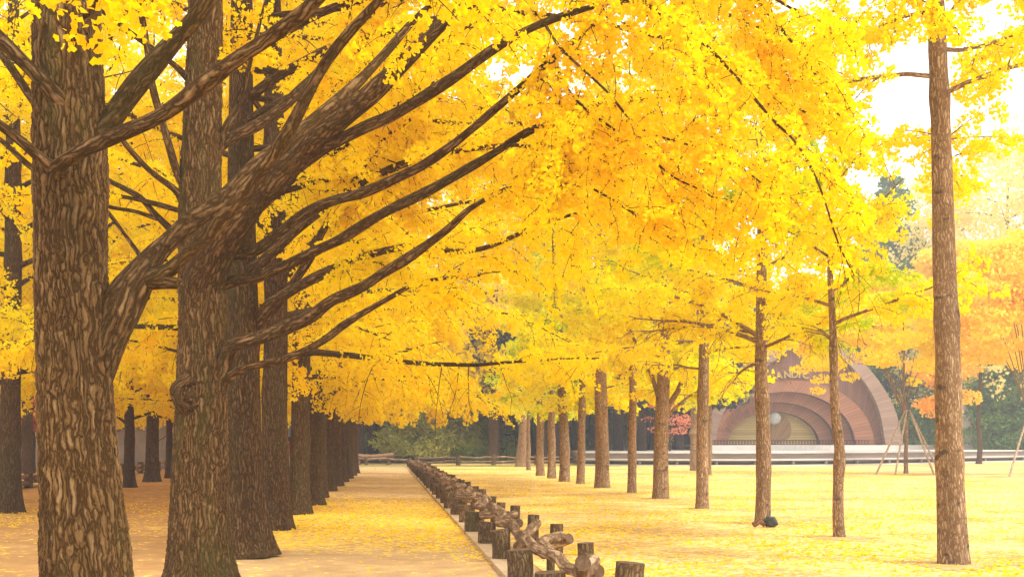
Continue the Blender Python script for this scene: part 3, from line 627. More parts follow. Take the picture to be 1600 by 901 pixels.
for i, (px_, t_, sc_, lb_) in enumerate([(772, 90, 1.55, 'big ginkgo rising out of the grove behind the clipped hedge'), (845, 91, 1.5, 'big ginkgo rising out of the grove behind the leaning lawn trunk'), (706, 98, 1.5, 'big ginkgo rising behind the rounded green pines')]):
    place([farB, farA][i % 2], WG(px_, t_), .7 + i, sc_, lb_, 'big ginkgos rising out of the grove behind the cross fence')

# ------------------------------------------------------------------ right row of slender ginkgos on the lawn
SL = dict(sec=[(0.2, 1.2, 4), (0.16, .5, 3)], spur=0.045, k=5, pet=0.05, size=0.072, lod=0, droop=-.6, up=.15, lb=-.1)
SLF = dict(sec=[(0.26, 1.25, 3), (0.2, .6, 2)], spur=0.085, k=4, pet=0.09, size=0.15, lod=1, droop=-.6, up=.15, lb=-.1)
GRW = 'slender ginkgo trees standing in a row on the leaf covered lawn'
def slim(px, by, hw, H, z0, n, l0, cfg, seed, hue, label, lean=0, wob=.06, green=0, e0=25, e1=55, z1=None, xl=(), zmin=2.9):
    b = G(px, by); t = F * CAMH / (by - HY)
    c = dict(cfg, green=green, zmin=zmin)
    o = make_tree('ginkgo_tree', seed, H, hw * t / F * 1.0, ring_limbs(np.random.default_rng(seed), z0, z1 or H * .95, n, l0, .9, e0, e1, .035) + list(xl), c, hue, 'bark_pale', lean=lean, loc=b, wob=wob * 1.5, top_r=hw * t / F * .15, flare_a=.2)
    return tagit(o, label, 'tree', GRW)
slim(1490, 882, 22, 12.5, 5.8, 22, 4.0, SL, 41, .62, 'nearest and tallest lawn ginkgo, straight trunk with mossy foot and dark scars', lean=-.03, e0=5, e1=50, wob=.02)
slim(1312, 840, 9, 6.4, 3.3, 11, 2.1, SL, 42, 0.72, 'thin crooked ginkgo trunk on the lawn, left of the tallest one', wob=.1, green=.5, lean=-.02, e0=10, zmin=3.4)
slim(1192, 818, 12, 10, 3.1, 22, 2.9, SL, 43, 0.72, 'lawn ginkgo with a black bag at its foot and two branches forking left', zmin=3.85, xl=[(3.5, -1.5, radians(24), 2.6, .055), (3.6, -1.6, radians(34), 3.0, .055), (3.6, 1.2, radians(50), 1.6, .06)], wob=.04, green=.2, e0=12)
slim(1097, 795, 10, 12.5, 3.3, 26, 3.2, SL, 44, 0.70, 'lawn ginkgo just left of the stage shell, blunt topped trunk', zmin=3.4, wob=.05, green=.15, e0=8)
slim(1032, 779, 12, 14, 3.2, 28, 3.4, SLF, 45, 0.70, 'thick knotty lawn ginkgo with a fork and coral maple behind', xl=[(2.4, -1.3, radians(80), 4.6, .075), (2.3, 1.5, radians(66), 3.5, .10), (2.2, 1.4, radians(35), 2.6, .05)], wob=.07, green=.1, e0=8, lean=.02)
slim(987, 770, 7, 13.5, 3.2, 26, 3.2, SLF, 46, 0.70, 'slim lawn ginkgo between two thicker trunks left of the knotty one', e0=8)
slim(941, 762, 11, 15, 3.0, 28, 3.4, SLF, 47, 0.68, 'thick lawn ginkgo in front of the left end of the stage deck', e0=8, wob=.03)
slim(907, 756, 6.5, 14, 3.0, 26, 3.2, SLF, 48, 0.70, 'slim straight lawn ginkgo where the cross fence meets the deck', green=.1, e0=5)
slim(882, 752, 8, 14, 3.0, 26, 3.2, SLF, 49, 0.72, 'lawn ginkgo with a widened leaning foot in the far row', lean=-.03, green=.25, e0=5)
slim(862, 747, 6.5, 10, 3.0, 18, 3.0, SLF, 50, 0.74, 'far lawn ginkgo second to the left of the leaning footed one', green=.5, e0=0)
slim(844, 743, 6.5, 10, 3.0, 18, 3.0, SLF, 51, 0.74, 'far lawn ginkgo with straight trunk next to the hedge blocks', green=.55, e0=0)
slim(813, 729, 8, 10.5, 3.6, 18, 3.2, SLF, 52, 0.76, 'leaning ginkgo trunk at the far end of the lawn by the cross fence', lean=.09, green=.35, e0=0)
slim(826, 734, 3.5, 7, 3.4, 10, 2.0, SLF, 53, 0.76, 'very thin young ginkgo beside the leaning trunk at the fence', green=.3, e0=0)
slim(1108, 742, 4, 7, 3.2, 11, 2.2, SLF, 54, 0.74, 'thin pale sapling in front of the stage deck, left of the shell', green=.1)
slim(1085, 735, 6, 8, 3.5, 11, 2.4, SLF, 55, 0.70, 'greyish trunk close to the stage deck, behind the blunt topped tree', green=.1)

# ------------------------------------------------------------------ leaf-clump crowns for background trees
def clump_tree(name, seed, loc, H, r0, centers, leafm, size, n, bark='bark_mid', fl=(1, 1, .6), flat=0.0, hue=.5, hs=.2, stem_z=None, lean=0, shell=.55):
    """centers: (x,y,z,r) clumps; each one is reached by its own limb"""
    rng = np.random.default_rng(seed); root = empty(name, loc); mb = MB()
    z = np.linspace(-.05, H * .93, 9); P = crom(np.stack([lean * z + np.cumsum(rng.normal(0, .04, 9)), np.cumsum(rng.normal(0, .04, 9)), z], 1), 3)
    tube(mb, P, r0 * (1 - P[:, 2] / H * .85), 10, False, angfn=flare(.2, .25), phase=seed)
    mbl = MB(); C = np.array(centers)
    vase = bark == 'bark_pale'
    for (x, y, zz, r) in C[rng.permutation(len(C))[:(9 if vase else 40)]]:
        z0 = (stem_z or H * .2) * rng.uniform(1, 1.3) if vase else max(H * .2, zz - .3 * math.hypot(x, y)); i = np.argmin(abs(P[:, 2] - z0)); e = np.array([x, y, zz])
        q = crom([P[i], P[i] * .45 + e * .55 + [-.1 * (x - P[i][0]), -.1 * (y - P[i][1]), .10 * (zz - z0)], e], 5) if vase else crom([P[i], (P[i] + e) / 2 + [0, 0, .15 * r], e], 3)
        tube(mb, q, np.linspace(r0 * (.24 if vase else .3), .012, len(q)), 5, False, phase=seed)
    w = C[:, 3] ** 2; k = rng.choice(len(C), n, p=w / w.sum())
    d = rng.standard_normal((n, 3)); d /= np.linalg.norm(d, axis=1)[:, None]
    rad = C[k, 3] * (shell + (1 - shell) * rng.random(n)) * (1 + .25 * np.sin(d[:, 0] * 5 + k) * np.sin(d[:, 1] * 6 + 2 * k))
    Pl = C[k, :3] + d * rad[:, None] * np.array(fl)
    A = d + rng.standard_normal((n, 3)) * .7
    if flat: A[:, 2] *= (1 - flat)
    tint = np.clip(hue + hs * (np.sin(k * 12.9898) * .5) + rng.normal(0, .12, n), 0, 1)
    add_leaves(mbl, Pl, A, size, rng, tint, 1)
    mb.build('trunk', bark, root); mbl.build('crown', leafm, root, smooth=False, bark=False, tint=True)
    return root
def cloud(rng, n, rx, ry, z0, z1, r, mid=.5):
    out = []
    for i in range(n):
        k = rng.random(); zz = z0 + (z1 - z0) * k; s = math.sqrt(max(0, 1 - ((k - mid) / max(mid, 1 - mid)) ** 2)) * .95 + .05
        a = rng.uniform(0, 2 * pi); q = math.sqrt(rng.random()) * s
        out.append((rx * q * cos(a), ry * q * sin(a), zz, r * rng.uniform(.7, 1.3)))
    return out
def conifer_centers(rng, H, z0, R, rows, per):
    out = []
    for i in range(rows):
        k = i / rows; zz = z0 + (H - z0) * k; rr = R * (1 - k) ** .8 + .2
        for j in range(per):
            a = rng.uniform(0, 2 * pi); q = rr * rng.uniform(.35, 1); out.append((q * cos(a), q * sin(a), zz - .12 * q + rng.uniform(-.3, .3), .30 * rr + .4))
    return out
rb = np.random.default_rng(99)
# maple in front of the shell, held by props
b = G(1418, 740)
mp = clump_tree('maple_tree', 61, b, 8.6, .11, [(x - 1.9, y, z, r) for x, y, z, r in cloud(rb, 95, 4.6, 3.0, 5.3, 9.8, .62, .35)] + [(-4.4, 0, 4.7, .35), (-5.6, -.3, 5.2, .4), (-3.2, -.5, 4.8, .35), (-4.9, -.6, 4.1, .28), (.3, 0, 4.6, .3)],
                'leaf', .2, 24000, 'bark_pale', (1.25, 1.25, .42), hue=.66, hs=.16, stem_z=2.6)
tagit(mp, 'young yellow maple on the lawn before the stage, held up by slanting poles', 'tree')
def props(name, b, dirs, zt, label, lean=(0, 0)):
    root = empty(name, b)
    for (dx, dy) in dirs:
        m = MB(); q = crom([(dx, dy, -.05), (dx * .06, dy * .06, zt)], 3); tube(m, q, np.linspace(.055, .045, len(q)), 8, True); m.build('pole', 'bark_prop', root)
    m = MB(); a = np.linspace(0, 2 * pi, 13); tube(m, np.stack([.17 * np.cos(a), .17 * np.sin(a), np.full(13, zt - .12)], 1), .04, 6, False); m.build('binding', 'rust', root)
    return tagit(root, label, 'tree support', 'wooden poles propping young trees')
props('tree_props', b, [(-2.0, -.8), (-1.35, -1.6), (.75, -1.4), (1.9, .4)], 3.2, 'four slanting poles tied round the young yellow maple before the stage')
b2 = WG(1612, 58)
props('tree_props', b2, [(-2.0, -1.6), (-.95, -1.4), (1.4, -.9), (.5, 1.5)], 3.3, 'slanting poles around the tree cut by the right edge of the picture')
tagit(clump_tree('maple_tree', 62, b2, 9, .13, cloud(rb, 80, 4.6, 3.6, 5.6, 11.2, .8, .4), 'leaf_orange', .22, 20000, 'bark_pale', (1.2, 1.2, .45), hue=.88, stem_z=2.6),
      'orange maple at the right edge, propped by poles, its branches reaching in over the lawn', 'tree')
# orange and yellow trees behind at right
tagit(clump_tree('maple_tree', 63, WG(1530, 88), 12, .2, cloud(rb, 90, 6.5, 4.5, 7.6, 15.5, 1.15, .45), 'leaf_orange', .3, 26000, 'bark_mid', (1.15, 1.15, .5), hue=.97), 'broad orange-yellow maple behind the deck on the right, above the green pine', 'tree')
tagit(clump_tree('maple_tree', 64, WG(1478, 80), 7, .14, cloud(rb, 34, 2.4, 2.0, 3.4, 9.5, .8), 'leaf_orange', .26, 6000, 'bark_mid', (1.15, 1.15, .5), hue=.5), 'reddish orange maple just right of the tallest lawn trunk', 'tree')
tagit(clump_tree('pine_tree', 65, WG(1570, 108), 9.5, .25, conifer_centers(rb, 9.5, .8, 5.2, 12, 13), 'needle', .34, 30000, 'bark_dark', (1.2, 1.2, .4)), 'bushy green pine behind the right end of the stage deck', 'tree')
tagit(clump_tree('pine_tree', 66, WG(1470, 116), 8, .25, conifer_centers(rb, 8, .8, 4.5, 10, 12), 'needle', .34, 22000, 'bark_dark', (1.2, 1.2, .4)), 'green pine between the shell and the stone cone', 'tree')
tagit(clump_tree('pine_tree', 67, WG(1395, 124), 30, .4, conifer_centers(rb, 29.5, 5, 6.0, 20, 12), 'needle', .5, 40000, 'bark_dark', (1.2, 1.2, .4)), 'tall hazy blue-green conifer above the right end of the shell', 'tree', 'tall conifers far behind the stage')
tagit(clump_tree('pine_tree', 68, WG(1330, 150), 23, .4, conifer_centers(rb, 23, 4, 6, 18, 12), 'needle', .5, 32000, 'bark_dark', (1.2, 1.2, .4)), 'hazy grey-green conifer right behind the shell peak', 'tree', 'tall conifers far behind the stage')
tagit(clump_tree('pine_tree', 69, WG(1215, 150), 20, .4, conifer_centers(rb, 20, 4, 6, 16, 12), 'needle', .5, 28000, 'bark_dark', (1.2, 1.2, .4)), 'hazy conifer behind the left shoulder of the shell', 'tree', 'tall conifers far behind the stage')
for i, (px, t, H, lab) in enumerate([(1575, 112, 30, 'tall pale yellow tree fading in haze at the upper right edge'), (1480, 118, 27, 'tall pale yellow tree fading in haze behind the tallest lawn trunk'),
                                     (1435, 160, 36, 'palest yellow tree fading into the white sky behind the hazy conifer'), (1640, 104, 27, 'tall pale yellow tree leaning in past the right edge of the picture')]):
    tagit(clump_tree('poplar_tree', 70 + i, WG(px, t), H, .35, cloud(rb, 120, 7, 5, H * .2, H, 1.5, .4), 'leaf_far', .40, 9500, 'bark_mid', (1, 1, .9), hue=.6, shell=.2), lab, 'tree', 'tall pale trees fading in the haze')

# ------------------------------------------------------------------ dark conifer grove behind the cross fence
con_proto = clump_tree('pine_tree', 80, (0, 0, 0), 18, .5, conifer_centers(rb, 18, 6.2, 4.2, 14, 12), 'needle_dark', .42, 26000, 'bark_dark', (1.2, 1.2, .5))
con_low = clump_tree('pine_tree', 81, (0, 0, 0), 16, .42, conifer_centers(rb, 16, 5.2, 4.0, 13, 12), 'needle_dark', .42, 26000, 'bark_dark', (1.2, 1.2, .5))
def cplace(o, loc, rz, sc, label, group):
    if o.name not in used:
        used.add(o.name); o.location = loc; o.rotation_euler = (0, 0, rz); o.scale = (sc,) * 3; return tagit(o, label, 'tree', group)
    c = dup(o, loc, rz, sc); used.add(c.name); return tagit(c, label, 'tree', group)
GC = 'dark conifers standing in the grove behind the cross fence'
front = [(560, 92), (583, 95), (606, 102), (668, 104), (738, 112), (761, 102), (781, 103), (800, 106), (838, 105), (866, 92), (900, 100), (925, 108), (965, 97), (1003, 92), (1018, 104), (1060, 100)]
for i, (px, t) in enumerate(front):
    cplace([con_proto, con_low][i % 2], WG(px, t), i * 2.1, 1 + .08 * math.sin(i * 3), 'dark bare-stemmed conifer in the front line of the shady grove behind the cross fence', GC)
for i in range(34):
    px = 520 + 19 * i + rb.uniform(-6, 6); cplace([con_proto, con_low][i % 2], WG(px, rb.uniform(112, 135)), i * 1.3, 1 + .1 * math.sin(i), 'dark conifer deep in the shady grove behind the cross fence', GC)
# distant wood closing the view, reads as one mass
mbw = MB(); n = 90000
px = rb.uniform(-900, 1900, n); t = rb.uniform(150, 175, n); zz = rb.random(n) ** 1.3 * (11 + 3 * np.sin(px * .03) + 2 * np.sin(px * .011 + 1))
u = (px - CX) / F; c, s_ = cos(YAW), sin(YAW)
Pn = np.stack([t * (s_ + u * c), t * (c - u * s_), zz], 1)
add_leaves(mbw, Pn, rb.standard_normal((n, 3)), 1.1, rb, np.clip(.4 + .2 * np.sin(px * .05) + rb.normal(0, .15, n), 0, 1), 1)
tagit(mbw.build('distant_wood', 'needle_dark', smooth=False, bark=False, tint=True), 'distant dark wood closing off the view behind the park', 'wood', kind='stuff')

# soft green pines in front of the grove (600-760)
for i, (px, t, H, lab, pcol) in enumerate([(648, 93, 5.4, 'rounded olive green pine beside the end of the path', .85), (700, 95, 5.8, 'rounded light green pine behind the start of the cross fence', .95),
                                    (742, 100, 6.6, 'darker green pine above the clipped hedge', .6), (612, 98, 4.6, 'rusty brown-green shrub left of the rounded pines', .15), (985, 108, 7, 'soft green pine between the far lawn trunks', .6), (915, 110, 6.5, 'soft green pine behind the far lawn trunks near the deck end', .55), (665, 104, 8, 'taller green pine behind the two rounded ones', .7)]):
    tagit(clump_tree('pine_tree', 90 + i, WG(px, t), H, .16, conifer_centers(rb, H, 1.2, 2.7, 8, 9), 'needle_olive', .24, 11000, 'bark_dark', (1.2, 1.2, .45), hue=pcol), lab, 'tree')
tagit(clump_tree('maple_tree', 98, WG(1048, 88), 5, .1, cloud(rb, 20, 2.0, 1.8, 2.0, 4.8, .4), 'leaf_red', .18, 1100, 'bark_dark', (1.2, 1.2, .5), hue=.95), 'coral red maple behind the knotty lawn ginkgo', 'tree')
tagit(clump_tree('maple_tree', 99, WG(52, 66), 4.8, .12, cloud(rb, 40, 3.4, 2.2, 2.3, 4.6, .7), 'leaf_red', .2, 9000, 'bark_dark', (1.2, 1.2, .5), hue=.35), 'crimson maple seen low between the two left-hand trunks', 'tree')
# clipped hedges
def hedge(px0, px1, t, z, label):
    a = WG(px0, t); b = WG(px1, t); ctr = (a + b) / 2; wd = np.linalg.norm(b - a); rng = np.random.default_rng(int(px0)); m = MB(); n = int(2600 * wd)
    q = rng.uniform(-1, 1, (n, 3)); ax = rng.integers(0, 3, n); q[np.arange(n), ax] = np.sign(q[np.arange(n), ax]) * rng.uniform(.88, 1.03, n)
    P = q * [wd / 2, .6, z / 2] + [0, 0, z / 2 + .02]; add_leaves(m, P, rng.standard_normal((n, 3)), .11, rng, np.clip(rng.normal(.5, .2, n), 0, 1), 1)
    root = empty('clipped_hedge', ctr, -YAW); m.build('foliage', 'hedge', root, smooth=False, bark=False, tint=True)
    c = MB(); [tube(c, np.array([[x, 0, -.03], [x + .05, .02, z * .85]]), .025, 5, True) for x in np.linspace(-wd * .4, wd * .4, 5)]; c.build('stems', 'bark_dark', root)
    tagit(root, label, 'hedge', 'clipped hedge blocks behind the cross fence')
hedge(713, 765, 92, 1.15, 'longest clipped hedge block behind the cross fence'); hedge(776, 789, 93, .75, 'smallest low clipped hedge block between the two larger ones'); hedge(793, 813, 93, 1.1, 'clipped hedge block beside the leaning ginkgo trunk')

# ------------------------------------------------------------------ stage deck and shell
def deck():
    root = empty('stage_deck', WG(1250, 84))
    o = np.array(root.location)
    fr = np.array([WG(905, 83) - o, WG(1000, 81) - o, WG(1120, 80) - o, WG(1240, 81) - o, WG(1340, 84) - o, WG(1440, 89) - o, WG(1540, 96) - o, WG(1660, 105) - o, WG(1760, 118) - o]); fr = crom(fr, 4)
    back = fr + np.array([0, 0, 0]); nrmv = np.array([-sin(-YAW), cos(YAW), 0])
    def tier(name, off0, z0, z1, thick, mat_top, depth, k0=0):
        nonlocal fr
        full = fr; fr = fr[k0:]
        f0 = fr + nrmv * off0; f1 = fr + nrmv * (off0 + depth); n = len(fr)
        m = MB(); z = z1
        v = np.vstack([f0 + [0, 0, z], f1 + [0, 0, z], f0 + [0, 0, z - thick], f1 + [0, 0, z - thick]]); i = np.arange(n - 1)
        m.add(v, np.concatenate([np.stack([i, i + 1, n + i + 1, n + i], 1), np.stack([2 * n + i, 2 * n + i + 1, i + 1, i], 1), np.stack([3 * n + i, 3 * n + i + 1, 2 * n + i + 1, 2 * n + i], 1)]))
        m.add(v[[0, n, 3 * n, 2 * n]], [[0, 1, 2, 3]])
        m.build(name, mat_top, root, smooth=False, bark=False); fr = full
    def riser(off, z0, z1, mat):
        f0 = fr + nrmv * off; n = len(fr); m = MB(); v = np.vstack([f0 + [0, 0, z0], f0 + [0, 0, z1]]); i = np.arange(n - 1)
        m.add(v, np.stack([i, i + 1, n + i + 1, n + i], 1)); m.add(v[[0, n]].tolist() + (v[[n, 0]] + nrmv * 20).tolist(), [[0, 1, 2, 3]]); m.build('riser', mat, root, smooth=False, bark=False)
    tier('plinth', -.35, 0, .09, .1, 'deck_top', 1.2)
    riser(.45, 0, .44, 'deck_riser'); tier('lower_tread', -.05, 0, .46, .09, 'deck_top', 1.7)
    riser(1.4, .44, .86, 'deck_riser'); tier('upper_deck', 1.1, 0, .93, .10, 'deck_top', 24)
    tier('stage_platform', 13, 0, 1.33, .40, 'deck_top', 14, 9)
    for k in range(2, len(fr) - 3, 2):
        m = MB(); p = fr[k] + nrmv * .2; m.box(p + [0, 0, .2], (.14, .3, .22)); m.build('bracket', 'deck_riser', root, bark=False)
    # dark strip painted as the shade of a slot under the lower tread
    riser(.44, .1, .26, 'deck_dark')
    tagit(root, 'long pale tiered stage deck curving along the back of the lawn', 'stage')
deck()
def shell():
    t0 = 106.0; k = t0 / F; base_z = 1.33
    loc = W(1245, HY, t0); loc[2] = base_z
    root = empty('stage_shell', loc, -YAW)
    def px(p): return np.array([[(x - 1245) * k, 0, (692 - y) * k * 1.02] for x, y in p])
    outer = crom(px([(1096, 692), (1103, 660), (1120, 624), (1146, 592), (1178, 566), (1215, 543), (1258, 519), (1300, 533), (1340, 558), (1372, 592), (1398, 636), (1412, 692)]), 5)
    inner = crom(px([(1118, 692), (1122, 664), (1136, 634), (1158, 606), (1188, 580), (1222, 554), (1259, 530), (1294, 545), (1326, 568), (1354, 600), (1374, 640), (1384, 692)]), 5)
    n = len(outer)
    def strip(m, a, b, u_len=True):
        nn = len(a); i = np.arange(nn - 1); v = np.vstack([a, b]); f = np.stack([i, nn + i, nn + i + 1, i + 1], 1)
        L = np.concatenate([[0], np.cumsum(np.linalg.norm(np.diff((a + b) / 2, axis=0), axis=1))]); wv = np.linalg.norm(b - a, axis=1)
        uv = np.stack([np.stack([L[i], 0 * L[i]], 1), np.stack([L[i], wv[i]], 1), np.stack([L[i + 1], wv[i + 1]], 1), np.stack([L[i + 1], 0 * L[i]], 1)], 1)
        m.add(v, f, uv=uv)
    def off(a, y): b = a.copy(); b[:, 1] += y; return b
    m = MB(); strip(m, outer, inner); strip(m, off(outer, 6), outer); strip(m, inner, off(inner, .9)); m.build('outer_rim', 'shell_rim', root, smooth=False, uv=True, bark=False)
    def ell(c, a, b):
        th = np.linspace(pi, 0, n); return px([(c + a * cos(x), 692 - b * sin(x)) for x in th])
    E = [ell(1243, 126, 99), ell(1231, 108, 82), ell(1222, 91, 66), ell(1218, 73, 52)]
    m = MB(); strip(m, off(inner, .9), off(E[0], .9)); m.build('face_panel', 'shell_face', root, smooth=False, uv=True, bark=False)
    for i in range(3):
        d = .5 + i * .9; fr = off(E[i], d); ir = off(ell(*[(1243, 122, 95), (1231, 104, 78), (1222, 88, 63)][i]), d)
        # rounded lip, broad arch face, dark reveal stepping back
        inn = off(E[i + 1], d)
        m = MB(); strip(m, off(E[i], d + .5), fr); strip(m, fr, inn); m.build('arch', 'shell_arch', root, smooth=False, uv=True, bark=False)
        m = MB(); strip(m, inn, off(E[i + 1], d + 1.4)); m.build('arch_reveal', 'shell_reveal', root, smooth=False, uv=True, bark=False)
    # golden back wall of horizontal slats: u runs upward
    g = off(E[3], 3.2); m = MB(); i = np.arange(n - 1); lo = g.copy(); lo[:, 2] = 0
    v = np.vstack([g, lo]); f = np.stack([i, n + i, n + i + 1, i + 1], 1); uvv = np.stack([v[:, 2], v[:, 0]], 1)
    m.add(v, f, uv=uvv[f]); m.build('back_wall', 'shell_gold', root, smooth=False, uv=True, bark=False)
    cc = px([(1222, 668)])[0]; m = MB(); th = np.linspace(-.55, pi + .55, 33); r = 27 * k
    ring = np.array([[cc[0] + r * cos(a), 3.05, max(0.02, cc[2] + r * sin(a))] for a in th]); hub = np.tile([[cc[0] - .2, 3.05, .05]], (33, 1))
    strip(m, ring, hub); strip(m, off(ring, .13), ring); m.build('fan_disc', 'shell_disc', root, smooth=False, uv=True, bark=False)
    bc = px([(1220, 650)])[0]; bm = bmesh.new(); bmesh.ops.create_uvsphere(bm, u_segments=24, v_segments=14, radius=10 * k)
    me = bpy.data.meshes.new('globe'); bm.to_mesh(me); me.materials.append(M['ball']); me.polygons.foreach_set('use_smooth', [True] * len(me.polygons)); ob = bpy.data.objects.new('globe', me); COL.objects.link(ob); ob.parent = root; ob.location = (bc[0], 2.55, bc[2])
    # low railing across the foot of the shell
    m = MB(); x0, x1 = -7.6, 6.2
    m.box(((x0 + x1) / 2, -.6, .40), (x1 - x0, .1, .07)); m.box(((x0 + x1) / 2, -.6, .06), (x1 - x0, .12, .06))
    for x in np.arange(x0 + .1, x1, .26): m.box((x, -.6, .23), (.07, .06, .27))
    m.build('railing', 'shell_reveal', root, smooth=False, bark=False)
    # lettering along the arch
    txt = "NAMI ISLAND I C"; pxs = [1158, 1168.5, 1180, 1189, None, 1192, 1198, 1206.5, 1223.5, 1234.5, 1246, None, 1253, None, 1263]
    txt2 = [("N", 1158), ("A", 1168), ("M", 1179), ("I", 1187), ("I", 1194), ("S", 1200), ("L", 1209), ("A", 1221), ("N", 1234), ("D", 1245), ("I", 1252.5), ("C", 1262)]
    lb = MB()
    for ch, x in txt2:
        cv = bpy.data.curves.new('letter', 'FONT'); cv.body = ch; cv.size = .86; cv.extrude = .05; cv.align_x = 'CENTER'; cv.offset = .012
        tmp = bpy.data.objects.new('letter', cv); COL.objects.link(tmp); dg = bpy.context.evaluated_depsgraph_get(); me = tmp.evaluated_get(dg).to_mesh()
        ca = (x - 1243) / 131.0; a = math.acos(max(-1, min(1, ca))); ctr = px([(1243 + 131 * cos(a), 692 - 104 * sin(a))])[0]
        tang = np.arctan2(-104 * cos(a), 131 * sin(a)); rot = -math.atan2(104 * cos(a), 131 * sin(a)) * -1 * -1
        rot = math.atan2(-104 * cos(a) * -1, 131 * sin(a)) * -1
        v = np.array([vv.co[:] for vv in me.vertices]); cr, sr = cos(-rot * -1), sin(-rot * -1)
        X = v[:, 0] * cr - v[:, 1] * sr; Z = v[:, 0] * sr + v[:, 1] * cr
        P = np.stack([ctr[0] + X, .82 - v[:, 2], ctr[2] + Z], 1); nv0 = lb.nv
        for p in me.polygons:
            pass
        tri = {3: [], 4: [], 0: []}
        bmt = bmesh.new(); bmt.from_mesh(me); bmesh.ops.triangulate(bmt, faces=bmt.faces[:]); ff = np.array([[q.index for q in fc.verts] for fc in bmt.faces]); bmt.free()
        lb.add(P, ff); tmp.evaluated_get(dg).to_mesh_clear(); bpy.data.objects.remove(tmp)
    lb.build('lettering', 'gold_letter', root, smooth=False, bark=False)
    tagit(root, 'big reddish wooden band shell of nested arches with ochre lettering and golden centre', 'band shell')
shell()
# stone cone
m = MB(); cpt = WG(1500, 108); zz = np.linspace(0, 5.0, 16); rr = 2.45 * (1 - zz / 5.4) ** .85 + .12
tube(m, np.stack([0 * zz, 0 * zz, zz + .02], 1), rr, 28, True, rough=.02, rng=rb); o = m.build('stone_cone', 'stone', loc=cpt); tagit(o, 'pinkish stone cone behind the deck, right of the tallest lawn trunk', 'stone cairn')
m = MB(); cpt = WG(962, 108); zz = np.linspace(0, 2.3, 12); rr = 2.6 * np.sqrt(np.clip(1 - (zz / 2.5) ** 2, 0, 1)); tube(m, np.stack([0 * zz, 0 * zz, zz], 1), rr + .05, 24, True, rough=.03, rng=rb)
o = m.build('boulder', 'stone', loc=cpt); tagit(o, 'big grey-brown boulder in the shade behind the left end of the deck', 'boulder')

# ------------------------------------------------------------------ fences
GP = 'log fence posts along the right edge of the path'
def wood_post(loc, h, r, seed, name='fence_post'):
    rng = np.random.default_rng(seed); m = MB(); P = np.array([[0, 0, -.1], [0, 0, h * .3], [0, 0, h * .6], [rng.normal(0, .004), 0, h]])
    tube(m, crom(P, 3), r, 20, False, phase=seed, angfn=lambda a, L: 1 + .03 * np.sin(3 * a + seed) + .02 * np.sin(7 * a + seed * 2))
    root = m.build(name, 'post', loc=loc)
    c = MB(); a = np.arange(20) * 2 * pi / 20; rr = r * (1 + .03 * np.sin(3 * a + seed) + .02 * np.sin(7 * a + seed * 2))
    c.add(np.vstack([np.stack([rr * np.cos(a) * .99, rr * np.sin(a) * .99, np.full(20, h + .003)], 1), [[0, 0, h + .008]]]), np.stack([np.arange(20), (np.arange(20) + 1) % 20, np.full(20, 20)], 1))
    return root, c
def orient_fix(): pass
XL, XR = 1.55, 2.34
def fence():
    rng = np.random.default_rng(303)
    Ys = 11.2 + 2.48 * np.arange(27)
    root = empty('log_fence', (XL, Ys[0], 0))
    def mk(name, mb, mat, **k): return mb.build(name, mat, root, **k)
    # kerb slab
    m = MB(); ys = np.arange(6.5, 78, 1.0)
    for y in ys: m.box((.06, y + .5 - Ys[0], .02), (.42 , .985, .06))
    mk('kerb', m, 'kerb', smooth=False, bark=False)
    def post(x, y, h, r, seed):
        m = MB(); sd = seed; P = crom(np.array([[x, y, -.05], [x, y, h * .5], [x + rng.normal(0, .01), y, h]]), 3)
        fn = lambda a, L: 1 + .035 * np.sin(3 * a + sd) + .02 * np.sin(8 * a + sd * 2)
        tube(m, P, r, 22, True, phase=sd, angfn=fn, capmi=1); m.build('post', ['post', 'cut'], root, smooth=False)
    for i, y in enumerate(Ys):
        post(0 + rng.normal(0, .015), y - Ys[0], .40 + rng.normal(0, .015), .145 if i < 2 else .13 + rng.normal(0, .008), i * 1.7)
        post(XR - XL + rng.normal(0, .02), y - Ys[0] + .35, .46 + rng.normal(0, .03), .09 + rng.normal(0, .006) if i else .14, i * 2.3 + .5)
        # thin inner stake carrying the logs
        m = MB(); tube(m, crom([(.36, y - Ys[0] + .2, -.05), (.36, y - Ys[0] + .2, .28)], 2), .05, 9, True, phase=i, capmi=1); m.build('post', ['post', 'cut'], root)
    # curved logs laid zigzag in the trough between the posts
    for i, y in enumerate(Ys):
        y0 = y - Ys[0]
        for s in (0, 1):
            xa, xb = (.2, .62) if s else (.58, .27)
            za, zb = (.36, .22) if s else (.44, .30)
            if rng.random() < .3: za, zb = zb, za
            yb = y0 + (1.15 if s else -.15); L = 1.25
            P = crom([(xa + rng.normal(0, .04), yb + L, za + rng.normal(0, .02)), ((xa + xb) / 2 + rng.normal(0, .07), yb + L * .66, (za + zb) / 2 + .06 + rng.normal(0, .03)), ((xa + xb) / 2 + rng.normal(0, .06), yb + L * .33, (za + zb) / 2 - .03), (xb + rng.normal(0, .04), yb - .1, zb + .06)], 6)
            r = rng.uniform(.055, .075); kk = rng.uniform(0, 6)
            m = MB(); rr = r * (1 + .05 * np.sin(np.linspace(0, 9, len(P)) + kk) + .02 * np.sin(np.linspace(0, 31, len(P)) + kk)); tube(m, P, rr, 16, True, phase=i + s * .5, capmi=1, angfn=lambda a, l: 1 + .04 * np.sin(2 * a + kk)); m.build('log_rail', ['log', 'cut'], root)
    tagit(root, 'low rustic fence of posts and curved logs along the right edge of the path', 'fence')
fence()
